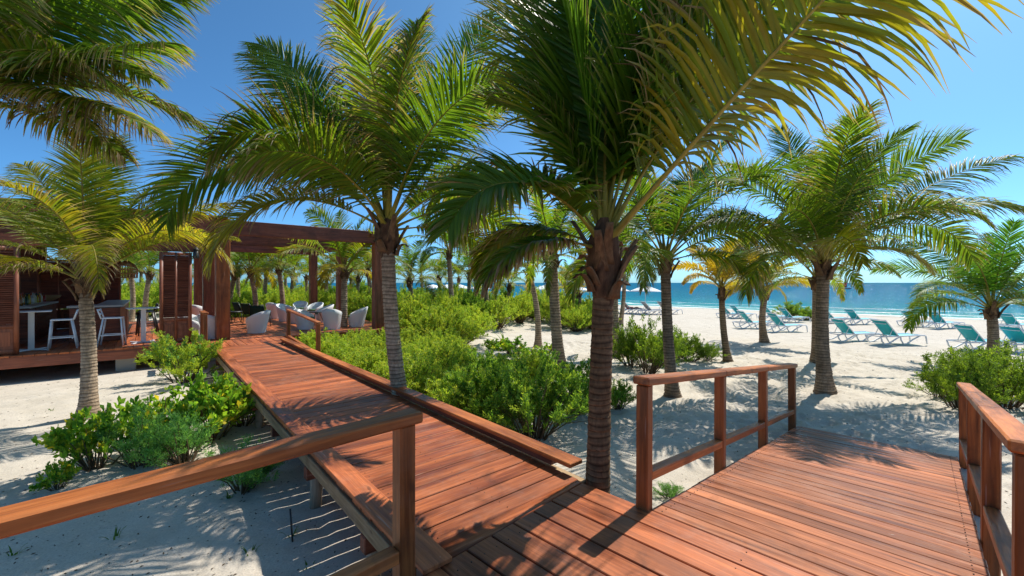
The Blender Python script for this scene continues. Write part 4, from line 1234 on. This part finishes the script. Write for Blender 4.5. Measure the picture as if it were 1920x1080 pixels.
for u, v, kd, s, sz, lab in [
        (1000, 826, 'mid0', 1.0, 1.05, 'fullest green bush between the walkway kerb and the big palm'),
        (905, 800, 'mid1', .95, 1.0, 'green bush next to the walkway kerb, left of the fullest one'),
        (1085, 775, 'mid1', .75, .8, 'green bush directly left of the big palm trunk'),
        (1160, 770, 'mid0', .42, .45, 'small loose bush just right of the big palm trunk'),
        (1215, 700, 'olive0', 1.15, 1.45, 'tall open bush on the sand left of the ringed palm trunk'),
        (1268, 668, 'olive1', 1.0, .95, 'open bush on the sand right of the ringed palm trunk'),
        (1325, 672, 'olive1', .7, .6, 'low end of the open bush stretching towards the yellow palm'),
        (1800, 770, 'olive0', 1.0, 1.0, 'leafy olive-green bush behind the right ramp railing'),
        (1880, 765, 'olive1', 1.15, 1.15, 'leafy olive-green bush at the right edge below the palm'),
        (1760, 745, 'olive1', .6, .65, 'outlying twigs of olive-green bush reaching over the sand'),
        (1185, 690, 'olive1', .9, 1.25, 'open bush on the sand right behind the big foreground trunk'),
        (1240, 690, 'olive1', .9, 1.0, 'open bush hidden partly by the ringed palm trunk'),
        (1295, 675, 'olive0', .8, .75, 'middle of the open bush row on the sand'),
        (1910, 740, 'olive0', 1.2, 1.2, 'leafy olive-green bush cut off by the right edge'),
        (1840, 745, 'olive0', 1.0, 1.1, 'leafy olive-green bush in front of the compact right-hand palm'),
        (1258, 935, 'feather0', .35, .22, 'small tuft of spiky green leaves beside the ramp'),
        (1485, 597, 'mid0', 1.7, 1.1, 'dark green bush behind the turquoise loungers near the waterline'),
        (1510, 600, 'mid1', 1.3, .85, 'smaller dark green bush beside the palm among the loungers')]:
    x, y, z = ground_at(u, v)
    shrub(kd, x, y, lab, None, s, sz)
# thickets: many alike shrubs
rs = random.Random(17)
def scatter(n, xa, xb, ya, yb, test, kinds, label, group, smin, smax, mind=.62, hz=1.0):
    pts = []
    tries = 0
    while len(pts) < n and tries < n * 60:
        tries += 1
        x, y = rs.uniform(xa, xb), rs.uniform(ya, yb)
        if not test(x, y): continue
        if any((x - a) ** 2 + (y - b) ** 2 < mind ** 2 for a, b in pts): continue
        pts.append((x, y))
        s = rs.uniform(smin, smax)
        u = 960 + FPX * x / y; dep = (y - ya) / (yb - ya)
        bins = [(430, 'left of the corner post'), (520, 'beyond the dark green chairs'), (600, 'behind the white tub chairs'), (660, 'by the palm with a golden frond'), (720, 'left of the tall walkway palm'), (790, 'right of the tall walkway palm'), (860, 'near the spiky plant'), (930, 'below the drooping fronds'), (1000, 'left of the slender palm'), (1060, 'near the ringed grey palm'), (3000, 'just left of the big foreground palm')]
        where = [w_ for c_, w_ in bins if u < c_][0]
        shrub(rs.choice(kinds), x, y, label + ', ' + where + (', nearer' if dep < .35 else ', farther' if dep > .65 else ''), group, s, s * rs.uniform(.85, 1.15) * hz)
def in_main(x, y):
    lx, ly = w_local(x, y)
    u = 960 + FPX * x / y
    return .75 < lx < 6.2 - .12 * max(0, 6 - ly) and 3.2 < ly < 12.2 and not (u > 850 and y > 10.6) and not (u > 990) and not (780 < u < 870 and y < 8.6)
BR = ['bright0', 'bright1', 'bright2', 'bright3']
scatter(70, -8, 3, 5, 16.5, in_main, BR, 'bright yellow-green shrub beside the walkway', 'shrubs of the thicket right of the walkway', .75, 1.1, .74, .72)
def in_side(x, y):
    lx, ly = w_local(x, y)
    u = 960 + FPX * x / y
    return ((5.2 < lx and ly > 11) or ly > 23.6) and u < 880 and u > 400 and 15 < y < 27
scatter(75, -17, 2, 14, 27, in_side, BR + ['bright0', 'mid0'], 'green shrub behind the pavilion deck', 'shrubs behind the pavilion deck', 1.0, 1.5, 1.0)
def in_dune(x, y):
    u = 960 + FPX * x / y
    return 700 < u < 1135 and 21.3 < y < 30 and y > 21.3 + (u < 930) * .0
scatter(60, -9, 6, 21, 30, in_dune, ['mid0', 'mid1', 'bright1', 'bright2'], 'green shrub on the low dune', 'shrubs of the low dune', 1.0, 1.5, 1.0, 1.1)
def in_far(x, y):
    u = 960 + FPX * x / y
    return 120 < u < 700 and 27 < y < 46
scatter(70, -42, -6, 27, 46, in_far, BR + ['mid1'], 'far shrub behind the grove', 'far shrubs behind the grove', 1.4, 2.2, 1.5, .9)
for u, v, s in ((700, 640, .8), (672, 632, .75), (745, 628, .8)):
    x, y, z = ground_at(u, v)
    shrub('silver0', x, y, 'silvery grey-green shrub behind the white tub chairs', 'silvery shrubs', s)
# a loose edge of leafy plants round the open sand patch
for u, v, kd, s in ((960, 668, 'broad0', .9), (925, 655, 'broad1', .7), (1000, 680, 'broad1', .8), (1030, 660, 'broad0', .5), (880, 622, 'bright2', .8), (850, 612, 'bright1', .8), (905, 612, 'bright3', .6)):
    x, y, z = ground_at(u, v)
    shrub(kd, x, y, 'low leafy shrub at the edge of the open sand patch', 'low shrubs edging the sand patch', s, s * .7)

def blade_plant(x, y, label, n, L, w, seed, cols):
    r = np.random.default_rng(seed)
    t = thing('spiky_plant', label, 'plant', (x, y, zg(x, y) - .02), 0, 'sword-leaved plants')
    for i in range(n):
        e = R(r.uniform(48, 86)); L1 = L * r.uniform(.7, 1.1)
        g = []
        for f in np.linspace(0, 1, 6):
            ee = e - R(22) * f ** 2
            g.append([(L1 * f * math.cos(ee) + .03, q * w * np.interp(f, [0, .3, 1], [.7, 1, .05]), L1 * f * math.sin(ee) + .3 * abs(q) * w) for q in (-1, 0, 1)])
        m_ = MB().sheet(np.array(g))
        c = np.array(cols[i % len(cols)])
        obj('leaf', m_.mesh('blade', M['shrub'], col=np.tile(c, (18, 1))), t, (0, 0, 0), (0, 0, r.uniform(0, 6.28)))
x, y, z = ground_at(838, 742)
blade_plant(x, y, 'spiky sword-leaved plant standing up in the thicket', 12, .85, .032, 1, [(.05, .14, .03), (.08, .19, .03), (.06, .16, .035), (.2, .22, .04)])
x, y, z = ground_at(875, 634)
blade_plant(x, y, 'small spiky plant near the open sand patch', 9, .8, .04, 2, [(.08, .17, .03), (.12, .2, .04)])
x, y, z = ground_at(945, 648)
blade_plant(x, y, 'sparse spiky plant with arching leaves on the sand patch', 6, .95, .035, 3, [(.07, .15, .03), (.1, .18, .03)])

# ------------------------------------------------------------------ beach loungers
def lounger_parts(sling, seatm, frame):
    P = {}
    w = .33
    rails = MB()
    for s in (-1, 1):
        rails.tube([(-.95, s * w, .33), (-.2, s * w, .34), (.6, s * w, .36), (.90, s * w, .365), (.97, s * w, .33)], .028, 6)
    rails.tube([(-.95, -w, .33), (-.95, w, .33)], .018, 6); rails.tube([(.93, -w, .36), (.93, w, .36)], .018, 6)
    P['frame'] = rails.mesh('lounger_frame', frame)
    leg = []
    for s in (-1, 1):
        leg.append(MB().tube([(.97, s * w, .34), (1.0, s * w, .18), (1.02, s * w, .02)], .027, 6).mesh('leg', frame))
        leg.append(MB().tube([(.75, s * (w - .03), .34), (.45, s * (w - .03), .2), (.2, s * (w - .03), .04), (.05, s * (w - .03), .03), (-.05, s * (w - .03), .18), (-.08, s * (w - .03), .33)], .027, 6).mesh('leg', frame))
        leg.append(MB().tube([(-.95, s * w, .33), (-.88, s * w, .14), (-.78, s * w, .03), (-.6, s * w, .06), (-.3, s * (w - .02), .22), (-.1, s * (w - .02), .33)], .027, 6).mesh('leg', frame))
    P['legs'] = leg
    g = [[(x, y, .35 + .01 * x - .03 * (1 - abs(y) / .3)) for y in np.linspace(-.3, .3, 4)] for x in np.linspace(-.18, .9, 6)]
    P['seat'] = MB().sheet(np.array(g), (0, 0, -.008)).mesh('seat', seatm)
    a = R(48)
    def bp(f, y): return (-.18 - .82 * f * math.cos(a), y, .36 + .82 * f * math.sin(a))
    g = [[(bp(f, y)[0] - .03 * (1 - abs(y) / .3) * 1, y, bp(f, y)[2] - .02) for y in np.linspace(-.3, .3, 4)] for f in np.linspace(.02, .98, 6)]
    P['back'] = MB().sheet(np.array(g), (.008, 0, .0)).mesh('back', sling)
    bf = MB()
    for s in (-1, 1): bf.tube([bp(0, s * .32), bp(.5, s * .32), bp(1.0, s * .32)], .019, 6)
    bf.tube([bp(1, -.32), bp(1, .32)], .019, 6)
    P['bframe'] = bf.mesh('back_frame', frame)
    b2 = bp(.84, 0); b3 = bp(.12, 0)
    P['strap'] = MB().box((b2[0] - .055, 0, b2[2] - .045), (.012, .62, .035), ('Y', -a + R(90))).mesh('strap', frame)
    pr = MB()
    for s in (-1, 1): pr.tube([bp(.42, s * .30), (bp(.42, 0)[0] - .14, s * .30, .34)], .013, 5)
    P['prop'] = pr.mesh('prop', frame)
    return P
LT = lounger_parts(M['teal'], M['teal_glare'], M['whitemetal'])
LG = lounger_parts(M['greysling'], M['greysling'], M['whitemetal'])
def lounger(P, x, y, a, label, group, s=1.0):
    t = thing('sun_lounger', label, 'sun lounger', (x, y, zg(x, y) + .005), a, group)
    for k in P['legs']: obj('leg', k, t)
    obj('frame', P['frame'], t); obj('seat', P['seat'], t); b = obj('backrest', P['back'], t); obj('strap', P['strap'], b)
    obj('back_frame', P['bframe'], t); obj('prop', P['prop'], t)
    t.scale = (s,) * 3
    return t
tl = [(1598, 640, 'turquoise lounger beside the leaning beach palm, left of the nearest pair'), (1678, 648, 'turquoise lounger in plain view on open sand, right of its twin'),
      (1562, 606, 'turquoise lounger mostly hidden behind the leaning palm trunk'), (1610, 608, 'turquoise lounger near the waterline just right of the leaning palm'),
      (1720, 613, 'left lounger of the pair near the water in the right half'), (1768, 616, 'right lounger of the pair near the water in the right half'),
      (1838, 656, 'turquoise lounger left of the compact right-hand palm, close to the bush'), (1925, 660, 'turquoise lounger cut by the right edge of the picture, nearer one'),
      (1905, 619, 'turquoise lounger right of the compact palm trunk, near the water'),
      (1370, 596, 'turquoise lounger partly behind the golden-yellow palm trunk'), (1390, 597, 'turquoise lounger near the water, right of the golden-yellow palm'),
      (1412, 617, 'turquoise lounger just left of the olive-yellow palm'), (1470, 623, 'turquoise lounger just right of the olive-yellow palm, nearer one'),
      (1452, 602, 'turquoise lounger behind the olive-yellow palm, touching the dark bush'), (1485, 604, 'turquoise lounger right in front of the dark green beach bush')]
for i, (u, v, lab) in enumerate(tl):
    x, y, z = ground_at(u, v)
    lounger(LT, x, y, R(3 + 3 * math.sin(i * 2.7)), lab, 'turquoise loungers on the beach', 1.06)
for u, v, lab in ((1183, 588, 'grey lounger with a sunbather under the parasols'), (1222, 590, 'grey lounger at the foot of the nearest parasol'), (1252, 589, 'grey lounger right of the nearest parasol')):
    x, y, z = ground_at(u, v)
    lounger(LG, x, y, R(12), lab, 'grey loungers under the parasols', 1.2)

# person lying on the grey lounger
def sunbather(x, y, z, a):
    t = thing('person', 'person in a red swimsuit lying on a grey lounger', 'person', (x, y, z), a)
    J = [(-.25, 0, .52, .12), (-.05, 0, .47, .13), (.12, 0, .46, .12), (-.42, 0, .62, .12), (-.53, 0, .70, .05), (-.66, 0, .78, .095),
         (.14, .09, .46, .085), (.55, .11, .50, .06), (.95, .12, .44, .04), (1.06, .12, .50, .03), (.14, -.09, .46, .085), (.52, -.12, .58, .06), (.88, -.12, .44, .04), (1.0, -.12, .5, .03),
         (-.44, .19, .60, .05), (-.2, .27, .48, .04), (.02, .28, .47, .03), (-.44, -.19, .60, .05), (-.25, -.27, .5, .04), (-.05, -.25, .55, .03)]
    Ed = [(2, 1), (1, 0), (0, 3), (3, 4), (4, 5), (2, 6), (6, 7), (7, 8), (8, 9), (2, 10), (10, 11), (11, 12), (12, 13), (3, 14), (14, 15), (15, 16), (3, 17), (17, 18), (18, 19)]
    me = bpy.data.meshes.new('body'); me.from_pydata([j[:3] for j in J], Ed, []); me.update()
    b = obj('body', me, t)
    m = b.modifiers.new('skin', 'SKIN')
    for k, j in enumerate(J):
        me.skin_vertices[0].data[k].radius = (j[3], j[3])
    me.skin_vertices[0].data[2].use_root = True
    b.modifiers.new('sub', 'SUBSURF').levels = 1
    me.materials.append(plain('skin', (.38, .20, .13), .55))
    red = plain('red_fabric', (.50, .03, .03), .7)
    obj('swimsuit', MB().tube([(-.40, 0, .61), (-.25, 0, .53), (-.05, 0, .475), (.14, 0, .465), (.2, 0, .465)], [.13, .145, .14, .15, .12], 10).mesh('suit', red, True), t)
x, y, z = ground_at(1183, 588)
sunbather(x, y, z + .0, R(12))

# ------------------------------------------------------------------ parasols
def parasol(u, Y, label, r=1.55, top=2.55):
    x = px(u, Y); z = zg(x, Y)
    t = thing('beach_parasol', label, 'parasol', (x, Y, z), u * .1, 'white parasols on the beach')
    obj('pole', MB().tube([(0, 0, 0), (0, 0, top + .05)], .025, 8).mesh('pole', M['whitemetal'], True), t)
    n = 8
    an = np.arange(n + 1) / n * 2 * np.pi
    g = []
    for f in np.linspace(0.02, 1, 5):
        g.append([(r * f * math.cos(a), r * f * math.sin(a), top - .52 * f ** 1.25) for a in an])
    can = obj('canopy', MB().sheet(np.array(g), (0, 0, -.012)).mesh('canopy', M['canopy']), t)
    for a in an[:-1]:
        obj('rib', MB().tube([(.03 * math.cos(a), .03 * math.sin(a), top - .06), (r * .97 * math.cos(a), r * .97 * math.sin(a), top - .56)], .010, 4).mesh('rib', M['whitemetal']), can)
    obj('base', MB().lathe([(0, .0), (.28, 0), (.28, .07), (.05, .09), (0, .09)], 14).mesh('base', M['concrete']), t)
for u, Y, lab in ((1210, 39, 'nearest white parasol, beside the ringed palm trunk'), (1150, 40, 'white parasol half hidden by the big foreground trunk'), (1080, 46, 'white parasol left of the big foreground trunk'), (1022, 47, 'white parasol between the two slim palm trunks'),
                  (900, 52, 'white parasol rightmost of the four seen over the left dune'), (863, 55, 'white parasol second from right of the four over the left dune'), (838, 58, 'white parasol third from right of the four over the left dune'), (812, 61, 'white parasol leftmost of the four over the left dune')):
    parasol(u, Y, lab)

# ------------------------------------------------------------------ sailing boat
bx, by = px(1587, 210), 210
t = thing('sailing_boat', 'tiny catamaran with red, yellow and green sail on the sea', 'boat', (bx, by, SEA_Z), .3)
hm = plain('boat_hull', (.03, .03, .06), .4)
for s in (-1, 1):
    obj('hull', MB().tube([(-2.4, s * .9, .3), (-1.5, s * .9, .25), (1.2, s * .9, .25), (2.5, s * .9, .45)], [.12, .28, .28, .06], 8).mesh('hull', hm, True), t)
obj('trampoline', box(2.4, 1.7, .06, hm, 0), t, (0, 0, .55))
obj('mast', MB().tube([(.3, 0, .5), (.2, 0, 8)], .06).mesh('mast', M['whitemetal']), t)
for k, (z0, z1, c) in enumerate(((.9, 3.2, (.6, .04, .03)), (3.2, 5.0, (.7, .5, .05)), (5.0, 7.8, (.12, .4, .1)))):
    f0, f1 = (7.8 - z0) / 6.9, (7.8 - z1) / 6.9
    g = np.array([[(.2, 0, z0), (.2 - 1.2 * f0, .25 * f0, z0), (.2 - 2.5 * f0, .1, z0)], [(.2, 0, z1), (.2 - 1.2 * f1, .25 * f1, z1), (.2 - 2.5 * f1, .1, z1)]])
    obj('sail_panel', MB().sheet(g, (0, .02, 0)).mesh('sail', plain('sail_%d' % k, c, .7)), t)
p = MB().lathe([(0, 0), (.2, .02), (.22, .5), (.1, .62), (.11, .8), (0, .86)], 10)
pt = thing('person', 'tiny figure sitting on the catamaran', 'person', (bx - .9, by, SEA_Z + .58), 0)
obj('body', p.mesh('sailor', plain('sailor_clothes', (.05, .05, .12), .8), True), pt)

# ------------------------------------------------------------------ small things on the sand
def litter():
    r = np.random.default_rng(12)
    V, Q = [], []
    n = 5200
    u = r.uniform(-200, 2100, n); Y = 2.4 * np.exp(r.uniform(0, 2.6, n))
    X = (u - 960) / FPX * Y
    s = sval(X, Y)
    ok = (s < 50) & (np.abs(X) < 30)
    X, Y = X[ok], Y[ok]
    Z = zgrid(X, Y) + .004
    a = r.uniform(0, 6.28, len(X)); l = r.uniform(.004, .013, len(X)) * (1 + Y / 6); w = l * r.uniform(.2, .5, len(X))
    dx, dy = np.cos(a) * l, np.sin(a) * l; ex, ey = -np.sin(a) * w, np.cos(a) * w
    zz = r.uniform(.0, .006, len(X))
    v = np.stack([np.stack([X - dx, Y - dy, Z - .004], -1), np.stack([X + ex, Y + ey, Z + zz], -1), np.stack([X + dx, Y + dy, Z], -1), np.stack([X - ex, Y - ey, Z - .003], -1)], 1).reshape(-1, 3)
    me = mesh_np('litter', v, np.arange(len(v)).reshape(-1, 4), [plain('dry_seaweed', (.10, .07, .045), .9, .2, .4, 3)])
    obj('beach_litter', me, kind='stuff', label='scattered bits of dry seaweed and twigs on the sand', cat='litter')
litter()
def weeds():
    r = random.Random(6)
    for k, (u, v) in enumerate(((545, 1000), (215, 1005), (25, 1040), (95, 770), (580, 1065), (430, 930), (470, 1030), (170, 765))):
        x, y, z = ground_at(u, v)
        blade_plant(x, y, 'tiny green weed sprouting from the shaded sand', 7, r.uniform(.06, .13), .008, 40 + k, [(.08, .17, .03), (.11, .2, .04)])
        bpy.data.objects[-1] if False else None
weeds()
x, y, z = ground_at(550, 1012)
t = thing('garden_stake', 'thin black stake stuck in the sand beside the walkway', 'stake', (x, y, z - .1), 0)
obj('rod', MB().tube([(0, 0, 0), (-.03, .0, .40)], .008, 6).mesh('rod', M['blackmetal']), t)
